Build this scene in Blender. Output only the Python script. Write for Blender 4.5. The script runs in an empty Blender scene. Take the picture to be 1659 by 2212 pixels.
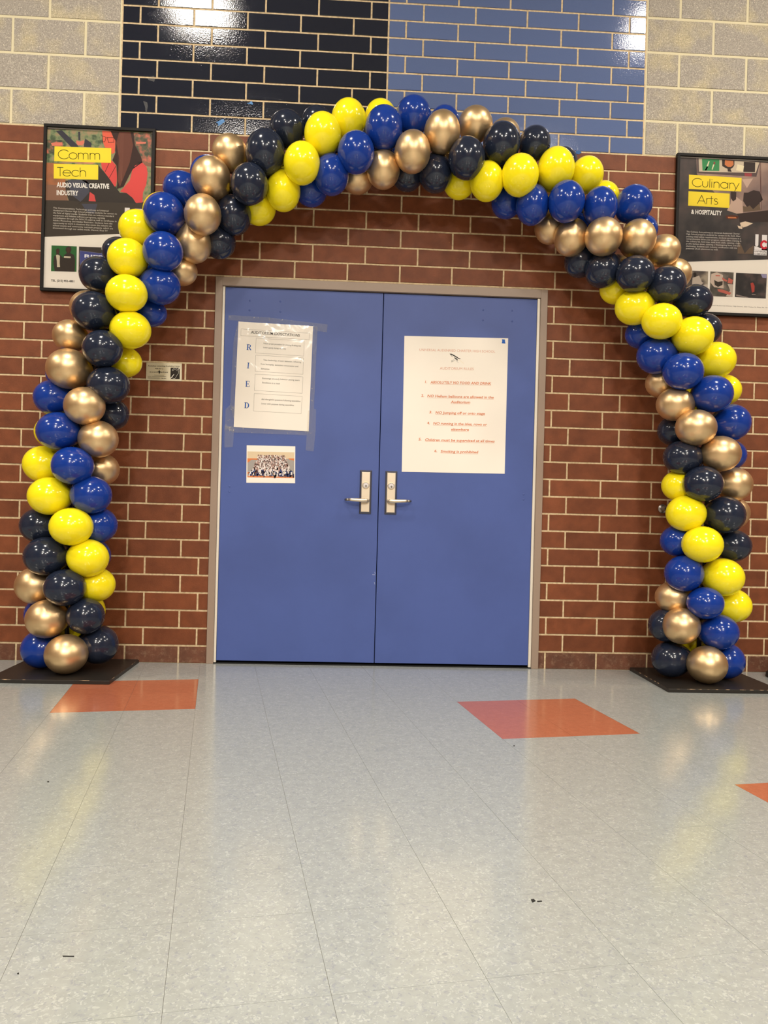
import bpy, bmesh, math, random
from mathutils import Vector, Matrix
random.seed(7)
SC = bpy.context.scene
COL = SC.collection

# ---------------------------------------------------------------- camera
CAM_ROWS = ((0.998444,-0.025708,-0.049487,1.344986),(-0.049420,0.003250,-0.998773,-4.527821),(0.025838,0.999664,0.001975,0.907109))
F_PX = 1682.67
camd = bpy.data.cameras.new('camera')
camd.sensor_fit = 'HORIZONTAL'
camd.sensor_width = 36.0
camd.lens = F_PX / 1659.0 * 36.0
camd.clip_start = 0.05
cam = bpy.data.objects.new('camera', camd)
COL.objects.link(cam)
cam.matrix_world = Matrix([list(r) for r in CAM_ROWS] + [[0, 0, 0, 1]])
SC.camera = cam
# ---------------------------------------------------------------- world, exposure
SC.view_settings.view_transform = 'Standard'
SC.view_settings.look = 'None'
SC.view_settings.gamma = 1.0
SC.view_settings.use_curve_mapping = False
SC.view_settings.exposure = 0.0
wd = bpy.data.worlds.new('world'); SC.world = wd
wd.use_nodes = True
wd.node_tree.nodes['Background'].inputs[0].default_value = (1.0, 0.9, 0.75, 1)
wd.node_tree.nodes['Background'].inputs[1].default_value = 0.05
CEIL = 4.95
# ceiling lights: x, y, size, watts
WARM = (1.0, 0.925, 0.82)
LP = 1.62
LIGHTS = [(0.06, -1.85, 0.34, 36), (3.80, -1.75, 0.34, 34), (-3.4, -1.75, 0.34, 50), (7.1, -1.75, 0.34, 50),
          (-3.6, -4.4, 0.5, 75), (0.1, -4.6, 0.5, 42), (3.3, -4.6, 0.5, 42), (7.4, -4.4, 0.5, 75),
          (0.3, -7.6, 0.5, 150), (3.6, -7.6, 0.5, 150), (0.2, -10.8, 0.5, 190), (3.4, -10.8, 0.5, 190)]


# ---------------------------------------------------------------- materials
def new_mat(name):
    m = bpy.data.materials.new(name); m.use_nodes = True
    nt = m.node_tree
    return m, nt, nt.nodes['Principled BSDF']


def lin(c):
    return tuple((v / 12.92 if v <= 0.04045 else ((v + 0.055) / 1.055) ** 2.4) for v in c)


def hexc(h):
    return lin(tuple(int(h[i:i + 2], 16) / 255 for i in (0, 2, 4)))


def mat(name, col, rough=0.5, metal=0.0, spec=0.5, coat=0.0, coat_rough=0.03, bump=None, var=0.0,
        noise=None, alpha=1.0, emis=None, sub=0.0):
    m, nt, b = new_mat(name)
    if isinstance(col, str): col = hexc(col)
    b.inputs['Base Color'].default_value = (*col, 1)
    b.inputs['Roughness'].default_value = rough
    b.inputs['Metallic'].default_value = metal
    b.inputs['Specular IOR Level'].default_value = spec
    b.inputs['Coat Weight'].default_value = coat
    b.inputs['Coat Roughness'].default_value = coat_rough
    if emis:
        b.inputs['Emission Color'].default_value = (*emis[0], 1)
        b.inputs['Emission Strength'].default_value = emis[1]
    if alpha < 1: b.inputs['Alpha'].default_value = alpha
    N, L = nt.nodes, nt.links
    tc = None
    if bump or noise or var:
        tc = N.new('ShaderNodeTexCoord')
        oi = N.new('ShaderNodeObjectInfo')
        ml = N.new('ShaderNodeVectorMath'); ml.operation = 'SCALE'; ml.inputs[0].default_value = (17.3, 31.7, 11.9)
        L.new(oi.outputs['Random'], ml.inputs['Scale'])
        ad = N.new('ShaderNodeVectorMath'); ad.operation = 'ADD'
        L.new(tc.outputs['Object'], ad.inputs[0]); L.new(ml.outputs[0], ad.inputs[1])
        co = ad.outputs[0]
    csock = None
    if noise:      # (scale, colour2, lo, hi)
        n = N.new('ShaderNodeTexNoise'); n.inputs['Scale'].default_value = noise[0]; n.inputs['Detail'].default_value = 6
        L.new(co, n.inputs['Vector'])
        r = N.new('ShaderNodeMapRange'); r.inputs[1].default_value = noise[2]; r.inputs[2].default_value = noise[3]
        L.new(n.outputs['Fac'], r.inputs[0])
        mx = N.new('ShaderNodeMix'); mx.data_type = 'RGBA'
        mx.inputs[6].default_value = (*col, 1)
        c2 = hexc(noise[1]) if isinstance(noise[1], str) else noise[1]
        mx.inputs[7].default_value = (*c2, 1)
        L.new(r.outputs[0], mx.inputs[0])
        csock = mx.outputs[2]
    if var:
        hs = N.new('ShaderNodeHueSaturation')
        mr = N.new('ShaderNodeMapRange'); mr.inputs[3].default_value = 1 - var; mr.inputs[4].default_value = 1 + var
        L.new(oi.outputs['Random'], mr.inputs[0]); L.new(mr.outputs[0], hs.inputs['Value'])
        if csock: L.new(csock, hs.inputs['Color'])
        else: hs.inputs['Color'].default_value = (*col, 1)
        csock = hs.outputs[0]
    if csock: L.new(csock, b.inputs['Base Color'])
    if bump:       # (scale, strength, distance)
        n = N.new('ShaderNodeTexNoise'); n.inputs['Scale'].default_value = bump[0]; n.inputs['Detail'].default_value = 4
        L.new(co, n.inputs['Vector'])
        bp = N.new('ShaderNodeBump'); bp.inputs['Strength'].default_value = bump[1]; bp.inputs['Distance'].default_value = bump[2]
        L.new(n.outputs['Fac'], bp.inputs['Height']); L.new(bp.outputs[0], b.inputs['Normal'])
        if coat: L.new(bp.outputs[0], b.inputs['Coat Normal'])
    return m


def brick_mat(name, col, col2, dirty=False):
    m = mat(name, col, rough=0.55, spec=0.35, bump=(180, 0.35, 0.002), var=0.13, noise=(14, col2, 0.35, 0.7))
    nt = m.node_tree; N, L = nt.nodes, nt.links; b = N['Principled BSDF']
    src = b.inputs['Base Color'].links[0].from_socket
    tc = N.new('ShaderNodeTexCoord')
    # stray mortar smears and pale specks
    oi = N.new('ShaderNodeObjectInfo')
    ml = N.new('ShaderNodeVectorMath'); ml.operation = 'SCALE'; ml.inputs[0].default_value = (7.3, 3.7, 9.9)
    L.new(oi.outputs['Random'], ml.inputs['Scale'])
    ad = N.new('ShaderNodeVectorMath'); ad.operation = 'ADD'
    L.new(tc.outputs['Object'], ad.inputs[0]); L.new(ml.outputs[0], ad.inputs[1])
    n = N.new('ShaderNodeTexNoise'); n.inputs['Scale'].default_value = 22 if not dirty else 30; n.inputs['Detail'].default_value = 8
    n.inputs['Roughness'].default_value = 0.75
    L.new(ad.outputs[0], n.inputs['Vector'])
    r = N.new('ShaderNodeMapRange'); r.inputs[1].default_value = 0.70 if not dirty else 0.5; r.inputs[2].default_value = 0.80
    r.inputs[4].default_value = 0.5 if dirty else 0.4
    L.new(n.outputs['Fac'], r.inputs[0])
    mx = N.new('ShaderNodeMix'); mx.data_type = 'RGBA'; mx.inputs[7].default_value = (*hexc('b3977a'), 1)
    L.new(r.outputs[0], mx.inputs[0]); L.new(src, mx.inputs[6]); L.new(mx.outputs[2], b.inputs['Base Color'])
    return m


M_BRICK = brick_mat('red_brown_brick', '7d4426', '6b381d')
M_BRICK_DIRTY = brick_mat('scuffed_brick', '6f4532', '5d3a2b', True)
M_NAVYB = mat('navy_glaze', '1b202e', rough=0.05, spec=0.5, coat=0.4, bump=(130, 0.4, 0.0011), var=0.1)
M_BLUEB = mat('blue_glaze', '5b6c97', rough=0.09, spec=0.5, coat=0.5, bump=(130, 0.3, 0.0012), var=0.05)
M_MORTAR = mat('mortar', 'dfc9a3', rough=0.95, spec=0.1, bump=(260, 0.6, 0.002), noise=(60, 'bfa682', 0.4, 0.75))


def block_mat():
    m, nt, b = new_mat('split_concrete_block'); N, L = nt.nodes, nt.links
    b.inputs['Roughness'].default_value = 0.8; b.inputs['Specular IOR Level'].default_value = 0.3
    tc = N.new('ShaderNodeTexCoord'); oi = N.new('ShaderNodeObjectInfo')
    ml = N.new('ShaderNodeVectorMath'); ml.operation = 'SCALE'; ml.inputs[0].default_value = (17.3, 31.7, 11.9)
    L.new(oi.outputs['Random'], ml.inputs['Scale'])
    ad = N.new('ShaderNodeVectorMath'); ad.operation = 'ADD'
    L.new(tc.outputs['Object'], ad.inputs[0]); L.new(ml.outputs[0], ad.inputs[1]); co = ad.outputs[0]
    big = N.new('ShaderNodeTexNoise'); big.inputs['Scale'].default_value = 5; big.inputs['Detail'].default_value = 3; L.new(co, big.inputs['Vector'])
    fine = N.new('ShaderNodeTexNoise'); fine.inputs['Scale'].default_value = 150; fine.inputs['Detail'].default_value = 5; L.new(co, fine.inputs['Vector'])
    vor = N.new('ShaderNodeTexVoronoi'); vor.inputs['Scale'].default_value = 240; L.new(co, vor.inputs['Vector'])
    r1 = N.new('ShaderNodeMapRange'); r1.inputs[1].default_value = 0.48; r1.inputs[2].default_value = 0.66; L.new(big.outputs['Fac'], r1.inputs[0])
    a = N.new('ShaderNodeMix'); a.data_type = 'RGBA'; a.inputs[6].default_value = (*hexc('a79f94'), 1); a.inputs[7].default_value = (*hexc('bcb093'), 1)
    L.new(r1.outputs[0], a.inputs[0])
    r2 = N.new('ShaderNodeMapRange'); r2.inputs[1].default_value = 0.38; r2.inputs[2].default_value = 0.62; L.new(fine.outputs['Fac'], r2.inputs[0])
    r2.inputs[3].default_value = 0.8; r2.inputs[4].default_value = 1.15
    hs = N.new('ShaderNodeHueSaturation'); L.new(a.outputs[2], hs.inputs['Color']); L.new(r2.outputs[0], hs.inputs['Value'])
    # pale chips
    r3 = N.new('ShaderNodeMapRange'); r3.inputs[1].default_value = 0.90; r3.inputs[2].default_value = 1.0; r3.inputs[4].default_value = 0.6
    sp = N.new('ShaderNodeSeparateColor'); L.new(vor.outputs['Color'], sp.inputs[0]); L.new(sp.outputs[0], r3.inputs[0])
    c = N.new('ShaderNodeMix'); c.data_type = 'RGBA'; c.inputs[7].default_value = (*hexc('efe6d2'), 1)
    L.new(r3.outputs[0], c.inputs[0]); L.new(hs.outputs[0], c.inputs[6]); L.new(c.outputs[2], b.inputs['Base Color'])
    bp = N.new('ShaderNodeBump'); bp.inputs['Strength'].default_value = 0.8; bp.inputs['Distance'].default_value = 0.004
    L.new(fine.outputs['Fac'], bp.inputs['Height']); L.new(bp.outputs[0], b.inputs['Normal'])
    return m


M_BLOCK = block_mat()


def vct_mat(name, base, dark, light, rough):
    m, nt, b = new_mat(name); N, L = nt.nodes, nt.links
    b.inputs['Roughness'].default_value = rough; b.inputs['Specular IOR Level'].default_value = 0.5
    b.inputs['Coat Weight'].default_value = 0.25; b.inputs['Coat Roughness'].default_value = rough * 0.6
    tc = N.new('ShaderNodeTexCoord'); oi = N.new('ShaderNodeObjectInfo')
    ml = N.new('ShaderNodeVectorMath'); ml.operation = 'SCALE'; ml.inputs[0].default_value = (13.1, 7.7, 5.9)
    L.new(oi.outputs['Random'], ml.inputs['Scale'])
    ad = N.new('ShaderNodeVectorMath'); ad.operation = 'ADD'
    L.new(tc.outputs['Object'], ad.inputs[0]); L.new(ml.outputs[0], ad.inputs[1]); co = ad.outputs[0]
    wn = N.new('ShaderNodeTexNoise'); wn.inputs['Scale'].default_value = 60; wn.inputs['Detail'].default_value = 3; L.new(co, wn.inputs['Vector'])
    ws = N.new('ShaderNodeVectorMath'); ws.operation = 'SCALE'; ws.inputs['Scale'].default_value = 0.03; L.new(wn.outputs['Color'], ws.inputs[0])
    w2 = N.new('ShaderNodeVectorMath'); w2.operation = 'ADD'; L.new(co, w2.inputs[0]); L.new(ws.outputs[0], w2.inputs[1])
    vor = N.new('ShaderNodeTexVoronoi'); vor.inputs['Scale'].default_value = 210; L.new(w2.outputs[0], vor.inputs['Vector'])
    sp = N.new('ShaderNodeSeparateColor'); L.new(vor.outputs['Color'], sp.inputs[0])
    rd = N.new('ShaderNodeMapRange'); rd.inputs[1].default_value = 0.80; rd.inputs[2].default_value = 0.97; L.new(sp.outputs[0], rd.inputs[0]); rd.inputs[4].default_value = 0.6
    rl = N.new('ShaderNodeMapRange'); rl.inputs[1].default_value = 0.78; rl.inputs[2].default_value = 0.97; L.new(sp.outputs[1], rl.inputs[0]); rl.inputs[4].default_value = 0.65
    nz = N.new('ShaderNodeTexNoise'); nz.inputs['Scale'].default_value = 38; nz.inputs['Detail'].default_value = 5; L.new(co, nz.inputs['Vector'])
    rv = N.new('ShaderNodeMapRange'); rv.inputs[1].default_value = 0.3; rv.inputs[2].default_value = 0.7; rv.inputs[3].default_value = 0.93; rv.inputs[4].default_value = 1.06
    L.new(nz.outputs['Fac'], rv.inputs[0])
    a = N.new('ShaderNodeMix'); a.data_type = 'RGBA'; a.inputs[6].default_value = (*hexc(base), 1); a.inputs[7].default_value = (*hexc(dark), 1); L.new(rd.outputs[0], a.inputs[0])
    c = N.new('ShaderNodeMix'); c.data_type = 'RGBA'; c.inputs[7].default_value = (*hexc(light), 1); L.new(a.outputs[2], c.inputs[6]); L.new(rl.outputs[0], c.inputs[0])
    hs = N.new('ShaderNodeHueSaturation'); L.new(c.outputs[2], hs.inputs['Color']); L.new(rv.outputs[0], hs.inputs['Value'])
    L.new(hs.outputs[0], b.inputs['Base Color'])
    bp = N.new('ShaderNodeBump'); bp.inputs['Strength'].default_value = 0.12; bp.inputs['Distance'].default_value = 0.002
    n3 = N.new('ShaderNodeTexNoise'); n3.inputs['Scale'].default_value = 9; n3.inputs['Detail'].default_value = 6; L.new(tc.outputs['Object'], n3.inputs['Vector'])
    L.new(n3.outputs['Fac'], bp.inputs['Height']); L.new(bp.outputs[0], b.inputs['Normal']); L.new(bp.outputs[0], b.inputs['Coat Normal'])
    return m


M_TILE = vct_mat('grey_vinyl_tile', 'a1a5a1', '8e9299', 'bbbeb9', 0.17)
M_TILE_O = vct_mat('orange_vinyl_tile', 'b3694c', 'aa6044', 'bb7256', 0.17)
M_JOINT = mat('floor_joint', '77736a', rough=0.8)
M_DOOR = mat('blue_door_paint', '4d5f9e', rough=0.42, spec=0.3, bump=(700, 0.08, 0.0005), noise=(3, '495a96', 0.4, 0.7))
M_FRAME = mat('taupe_frame_paint', '9a8676', rough=0.4, spec=0.4, bump=(500, 0.06, 0.0005))
M_HINGE = mat('white_hinge_strip', 'e8e0d0', rough=0.35)
M_BLACK = mat('painted_gap_shade', '050505', rough=0.9)  # near-black colour standing in for shade behind and under the door leaves
M_NICKEL = mat('satin_nickel', (0.80, 0.70, 0.55), rough=0.42, metal=1.0, bump=(90, 0.1, 0.001))
M_NICKEL_D = mat('dark_nickel', (0.35, 0.32, 0.27), rough=0.4, metal=1.0)  # darker nickel for plate bevel, key plug and lever end
M_STEEL = mat('bright_steel', (0.86, 0.84, 0.86), rough=0.35, metal=1.0)
M_DARK = mat('dark_rubber', '15120f', rough=0.6)
M_PFRAME = mat('black_poster_frame', '120e0b', rough=0.5, spec=0.25)
M_PAPER = mat('white_paper', 'f4ece0', rough=0.7, spec=0.25)
M_YEL = mat('balloon_yellow', (0.98, 0.83, 0.012), rough=0.16, spec=0.4, coat=0.25, coat_rough=0.05)
M_BLU = mat('balloon_royal_blue', (0.006, 0.038, 0.27), rough=0.16, spec=0.4, coat=0.25, coat_rough=0.05)
M_NAV = mat('balloon_navy', (0.014, 0.020, 0.040), rough=0.16, spec=0.4, coat=0.25, coat_rough=0.05)
M_GOL = mat('balloon_chrome_gold', (0.80, 0.57, 0.31), rough=0.37, metal=0.9)
M_POLE = mat('black_pole', '0c0b0b', rough=0.4)


def plate_mat():
    m, nt, b = new_mat('worn_black_board'); N, L = nt.nodes, nt.links
    b.inputs['Roughness'].default_value = 0.45
    tc = N.new('ShaderNodeTexCoord')
    n = N.new('ShaderNodeTexNoise'); n.inputs['Scale'].default_value = 28; n.inputs['Detail'].default_value = 9; L.new(tc.outputs['Object'], n.inputs['Vector'])
    r = N.new('ShaderNodeMapRange'); r.inputs[1].default_value = 0.53; r.inputs[2].default_value = 0.62; L.new(n.outputs['Fac'], r.inputs[0])
    ge = N.new('ShaderNodeNewGeometry')
    r2 = N.new('ShaderNodeMapRange'); r2.inputs[1].default_value = 0.97; r2.inputs[2].default_value = 0.90; sx = N.new('ShaderNodeSeparateXYZ'); L.new(ge.outputs['Normal'], sx.inputs[0]); L.new(sx.outputs[2], r2.inputs[0])
    r3 = N.new('ShaderNodeMapRange'); r3.inputs[1].default_value = 0.1; r3.inputs[2].default_value = 0.2; L.new(sx.outputs[2], r3.inputs[0])
    m3 = N.new('ShaderNodeMath'); m3.operation = 'MULTIPLY'; L.new(r2.outputs[0], m3.inputs[0]); L.new(r3.outputs[0], m3.inputs[1])
    mu = N.new('ShaderNodeMath'); mu.operation = 'MULTIPLY'; L.new(r.outputs[0], mu.inputs[0]); L.new(m3.outputs[0], mu.inputs[1])
    mx = N.new('ShaderNodeMix'); mx.data_type = 'RGBA'; mx.inputs[6].default_value = (*hexc('221e1a'), 1); mx.inputs[7].default_value = (*hexc('c9a883'), 1)
    L.new(mu.outputs[0], mx.inputs[0]); L.new(mx.outputs[2], b.inputs['Base Color'])
    return m


M_PLATE = plate_mat()
_ink = {}


def ink(h, rough=0.55):
    k = (h, rough)
    if k not in _ink: _ink[k] = mat('print_' + h, h, rough=rough, spec=0.25)
    return _ink[k]


# ---------------------------------------------------------------- helpers
def link(name, me, m, parent=None, loc=None):
    o = bpy.data.objects.new(name, me)
    COL.objects.link(o)
    if m is not None and me is not None and len(me.materials) == 0: me.materials.append(m)
    if parent: o.parent = parent
    if loc is not None: o.location = loc
    return o


def mesh_bm(bm, name, smooth=False):
    me = bpy.data.meshes.new(name)
    bm.normal_update(); bm.to_mesh(me); bm.free()
    if smooth: me.shade_smooth()
    return me


def pydata(name, vs, fs, smooth=False):
    me = bpy.data.meshes.new(name); me.from_pydata(vs, [], fs); me.update()
    if smooth: me.shade_smooth()
    return me


def thing(name, label, cat, loc=(0, 0, 0), group=None, kind=None):
    o = bpy.data.objects.new(name, None); COL.objects.link(o)
    o.empty_display_size = 0.05
    o.location = loc
    if label: o['label'] = label
    if cat: o['category'] = cat
    if group: o['group'] = group
    if kind: o['kind'] = kind
    return o


def add_box(bm, x0, x1, y0, y1, z0, z1, bev=0.0, seg=1):
    r = bmesh.ops.create_cube(bm, size=1.0)
    vs = r['verts']
    bmesh.ops.scale(bm, vec=(x1 - x0, y1 - y0, z1 - z0), verts=vs)
    bmesh.ops.translate(bm, vec=((x0 + x1) / 2, (y0 + y1) / 2, (z0 + z1) / 2), verts=vs)
    if bev:
        es = list({e for v in vs for e in v.link_edges})
        bmesh.ops.bevel(bm, geom=es, offset=bev, segments=seg, affect='EDGES', profile=0.5)


def add_cyl(bm, c, axis, r1, r2, h, n=32, cap=True):
    """cone frustum starting at c, going along axis for h"""
    rr = bmesh.ops.create_cone(bm, cap_ends=cap, segments=n, radius1=r1, radius2=r2, depth=h)
    q = Vector((0, 0, 1)).rotation_difference(Vector(axis).normalized()).to_matrix().to_4x4()
    Mx = Matrix.Translation(Vector(c) + Vector(axis).normalized() * h / 2) @ q
    bmesh.ops.transform(bm, matrix=Mx, verts=rr['verts'])


def tube(bm, pts, r, n=10, caps=True):
    rings = []
    up = Vector((0, 1, 0))
    for i, p in enumerate(pts):
        p = Vector(p)
        a = Vector(pts[max(i - 1, 0)]); b = Vector(pts[min(i + 1, len(pts) - 1)])
        t = (b - a).normalized()
        u = t.cross(up)
        if u.length < 1e-3: u = t.cross(Vector((1, 0, 0)))
        u.normalize(); v = t.cross(u)
        rad = r[i] if isinstance(r, (list, tuple)) else r
        ru, rv = rad if isinstance(rad, tuple) else (rad, rad)
        rings.append([bm.verts.new(p + u * math.cos(2 * math.pi * k / n) * ru + v * math.sin(2 * math.pi * k / n) * rv) for k in range(n)])
    for A, Bq in zip(rings[:-1], rings[1:]):
        for k in range(n): bm.faces.new((A[k], A[(k + 1) % n], Bq[(k + 1) % n], Bq[k]))
    if caps:
        bm.faces.new(rings[0][::-1]); bm.faces.new(rings[-1])


class Flat:
    """flat print: polygons on the plane y = const (facing the camera side), relative to an origin"""
    def __init__(s, o, y): s.o = Vector(o); s.y = y; s.v = []; s.f = []

    def poly(s, *pts):
        a = sum(pts[i][0] * pts[(i + 1) % len(pts)][1] - pts[(i + 1) % len(pts)][0] * pts[i][1] for i in range(len(pts)))
        if a < 0: pts = pts[::-1]
        n = len(s.v)
        s.v += [(p[0] - s.o.x, s.y - s.o.y, p[1] - s.o.z) for p in pts]
        s.f.append(list(range(n, n + len(pts))))

    def disc(s, c, r, r2=None, n=24, inner=0.0, a0=0.0, a1=2 * math.pi):
        r2 = r2 or r
        if inner <= 0 and a0 == 0 and abs(a1 - 2 * math.pi) < 1e-6:
            s.poly(*[(c[0] + r * math.cos(2 * math.pi * k / n), c[1] + r2 * math.sin(2 * math.pi * k / n)) for k in range(n)]); return
        for k in range(n):
            t0 = a0 + (a1 - a0) * k / n; t1 = a0 + (a1 - a0) * (k + 1) / n
            P = lambda t, q: (c[0] + r * q * math.cos(t), c[1] + r2 * q * math.sin(t))
            s.poly(P(t0, inner), P(t0, 1), P(t1, 1), P(t1, inner))

    def line(s, pts, w):
        for a, b in zip(pts[:-1], pts[1:]):
            dx, dz = b[0] - a[0], b[1] - a[1]; l = math.hypot(dx, dz) or 1
            nx, nz = -dz / l * w / 2, dx / l * w / 2; ex, ez = dx / l * w * 0.3, dz / l * w * 0.3
            s.poly((a[0] - ex + nx, a[1] - ez + nz), (b[0] + ex + nx, b[1] + ez + nz), (b[0] + ex - nx, b[1] + ez - nz), (a[0] - ex - nx, a[1] - ez - nz))

    def outline(s, pts, w): s.line(list(pts) + [pts[0]], w)

    def text(s, body, a, b, h, bold=0.0, shear=0.0, serif=False, under=False, track=1.0):
        """body drawn from baseline point a to baseline point b, capital height h"""
        vs, fs, x0, x1 = glyphs(body, bold, track)
        if serif: vs, fs = add_serifs(vs, fs)
        L = math.hypot(b[0] - a[0], b[1] - a[1]); ux, uz = (b[0] - a[0]) / L, (b[1] - a[1]) / L
        k = L / (x1 - x0); n = len(s.v)
        for (x, z) in vs:
            xx = (x - x0) * k; zz = z * h; xx += zz * shear
            s.v.append((a[0] + ux * xx - uz * zz - s.o.x, s.y - s.o.y, a[1] + uz * xx + ux * zz - s.o.z))
        s.f += [[i + n for i in f] for f in fs]
        if under:
            dz = -0.22 * h
            s.line([(a[0], a[1] + dz), (b[0], b[1] + dz)], h * 0.07)

    def build(s, name, m, parent):
        return link(name, pydata(name, s.v, s.f), m, parent)


_gc = {}


def glyphs(body, bold=0.0, track=1.0):
    k = (body, bold, track)
    if k in _gc: return _gc[k]
    cu = bpy.data.curves.new('t', 'FONT'); cu.body = body; cu.size = 1.0; cu.offset = bold; cu.resolution_u = 2
    cu.space_character = track
    ob = bpy.data.objects.new('t', cu)
    me = bpy.data.meshes.new_from_object(ob)
    cap = 0.682 + 2 * bold
    vs = [(v.co.x, (v.co.y + bold) / cap) for v in me.vertices]
    fs = [list(p.vertices) for p in me.polygons]
    bpy.data.objects.remove(ob); bpy.data.curves.remove(cu); bpy.data.meshes.remove(me)
    xs = [v[0] for v in vs]
    _gc[k] = (vs, fs, min(xs), max(xs))
    return _gc[k]


def add_serifs(vs, fs):
    cnt = {}
    for f in fs:
        for i in range(len(f)):
            e = tuple(sorted((f[i], f[(i + 1) % len(f)]))); cnt[e] = cnt.get(e, 0) + 1
    zmin = 0.0; out_v = list(vs); out_f = list(fs)
    ztop = max(v[1] for v in vs if v[1] < 1.02)
    done = []
    for (a, b), c in cnt.items():
        if c != 1: continue
        (xa, za), (xb, zb) = vs[a], vs[b]
        if abs(za - zb) > 0.01 or abs(xa - xb) < 0.03: continue
        lo, hi = min(xa, xb), max(xa, xb)
        for zz, d in ((za, 1),):
            if abs(zz) < 0.035: z0, z1 = zz, zz + 0.075
            elif abs(zz - 1.0) < 0.04: z0, z1 = zz - 0.075, zz
            else: continue
            e0 = lo - 0.06; e1 = hi + 0.06 if hi - lo < 0.3 else hi - 0.01
            if hi - lo > 0.3: e1 = lo + 0.25
            n = len(out_v); out_v += [(e0, z0), (e1, z0), (e1, z1), (e0, z1)]; out_f.append([n, n + 1, n + 2, n + 3])
    return out_v, out_f


# thin geometric round letters drawn as strokes (cap height 1, x-height 0.7)
def _arc(cx, cy, r, a0, a1, n=20, ry=None):
    ry = ry or r
    return [(cx + r * math.cos(math.radians(a0 + (a1 - a0) * k / n)), cy + ry * math.sin(math.radians(a0 + (a1 - a0) * k / n))) for k in range(n + 1)]


XH = 0.70
GEO = {
    'C': ([_arc(.50, .5, .5, 42, 318, 30)], .93),
    'o': ([_arc(.36, .35, .35, 0, 360, 28)], .78),
    'c': ([_arc(.36, .35, .35, 45, 315, 24)], .70),
    'e': ([[(.02, .37), (.70, .37)] + _arc(.36, .35, .35, 4, 325, 28)], .78),
    'm': ([[(.05, 0), (.05, XH)], [(.05, .40)] + _arc(.26, .46, .21, 180, 0, 14, .23) + [(.47, 0)], [(.47, .40)] + _arc(.68, .46, .21, 180, 0, 14, .23) + [(.89, 0)]], 1.02),
    'n': ([[(.05, 0), (.05, XH)], [(.05, .38)] + _arc(.30, .42, .25, 180, 0, 16, .27) + [(.55, 0)]], .68),
    'u': ([[(.05, XH), (.05, .28)] + _arc(.30, .27, .25, 180, 360, 16, .26) + [(.55, XH)]], .68),
    'h': ([[(.05, 0), (.05, 1.0)], [(.05, .38)] + _arc(.30, .42, .25, 180, 0, 16, .27) + [(.55, 0)]], .66),
    'T': ([[(0, .98), (.52, .98)], [(.26, 0), (.26, .98)]], .50),
    'l': ([[(.05, 0), (.05, 1.0)]], .20),
    'i': ([[(.05, 0), (.05, XH)], [(.05, .90), (.05, .97)]], .20),
    'a': ([_arc(.36, .35, .35, 0, 360, 28), [(.71, 0), (.71, XH)]], .84),
    'r': ([[(.05, 0), (.05, XH)], [(.05, .45)] + _arc(.25, .47, .20, 180, 60, 10, .22)], .36),
    'y': ([[(.02, XH), (.30, 0)], [(.58, XH), (.16, -.30)]], .62),
    'A': ([[(0, 0), (.38, 1.0), (.76, 0)], [(.14, .33), (.62, .33)]], .82),
    't': ([[(.14, 0), (.14, .95)], [(0, XH - .02), (.30, XH - .02)]], .36),
    's': ([_arc(.22, .53, .155, 40, 270, 14) + _arc(.22, .185, .175, 90, -140, 14)], .45),
}


def geo_text(fl, body, a, b, h, w):
    adv = 0; items = []; mx = 0
    for ch in body:
        st, ad = GEO[ch]; items.append((adv, st)); mx = adv + max(p[0] for s_ in st for p in s_); adv += ad
    L = math.hypot(b[0] - a[0], b[1] - a[1]); ux, uz = (b[0] - a[0]) / L, (b[1] - a[1]) / L
    k = L / mx
    for off, st in items:
        for s_ in st:
            fl.line([(a[0] + ux * (x + off) * k - uz * z * h, a[1] + uz * (x + off) * k + ux * z * h) for x, z in s_], w)


# ---------------------------------------------------------------- brick wall
MOD = 0.1016; ZO = -0.0018; JT = 0.0104
WALL_X0, WALL_X1 = -5.2, 8.6
FR_X0, FR_X1, FR_Z = 0.5675, 2.498, 2.2257
wall = None
bm = bmesh.new()
YB = 0.0038
add_box(bm, WALL_X0, FR_X0 + 0.004, YB, 0.22, -0.05, CEIL)
add_box(bm, FR_X1 - 0.004, WALL_X1, YB, 0.22, -0.05, CEIL)
add_box(bm, FR_X0 + 0.004, FR_X1 - 0.004, YB, 0.22, FR_Z - 0.003, CEIL)
wall = link('wall_back', mesh_bm(bm, 'wall_back'), M_MORTAR)
wall['kind'] = 'structure'
wall['label'] = 'red-brown brick wall with navy and blue glazed brick panels and grey block above'

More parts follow.
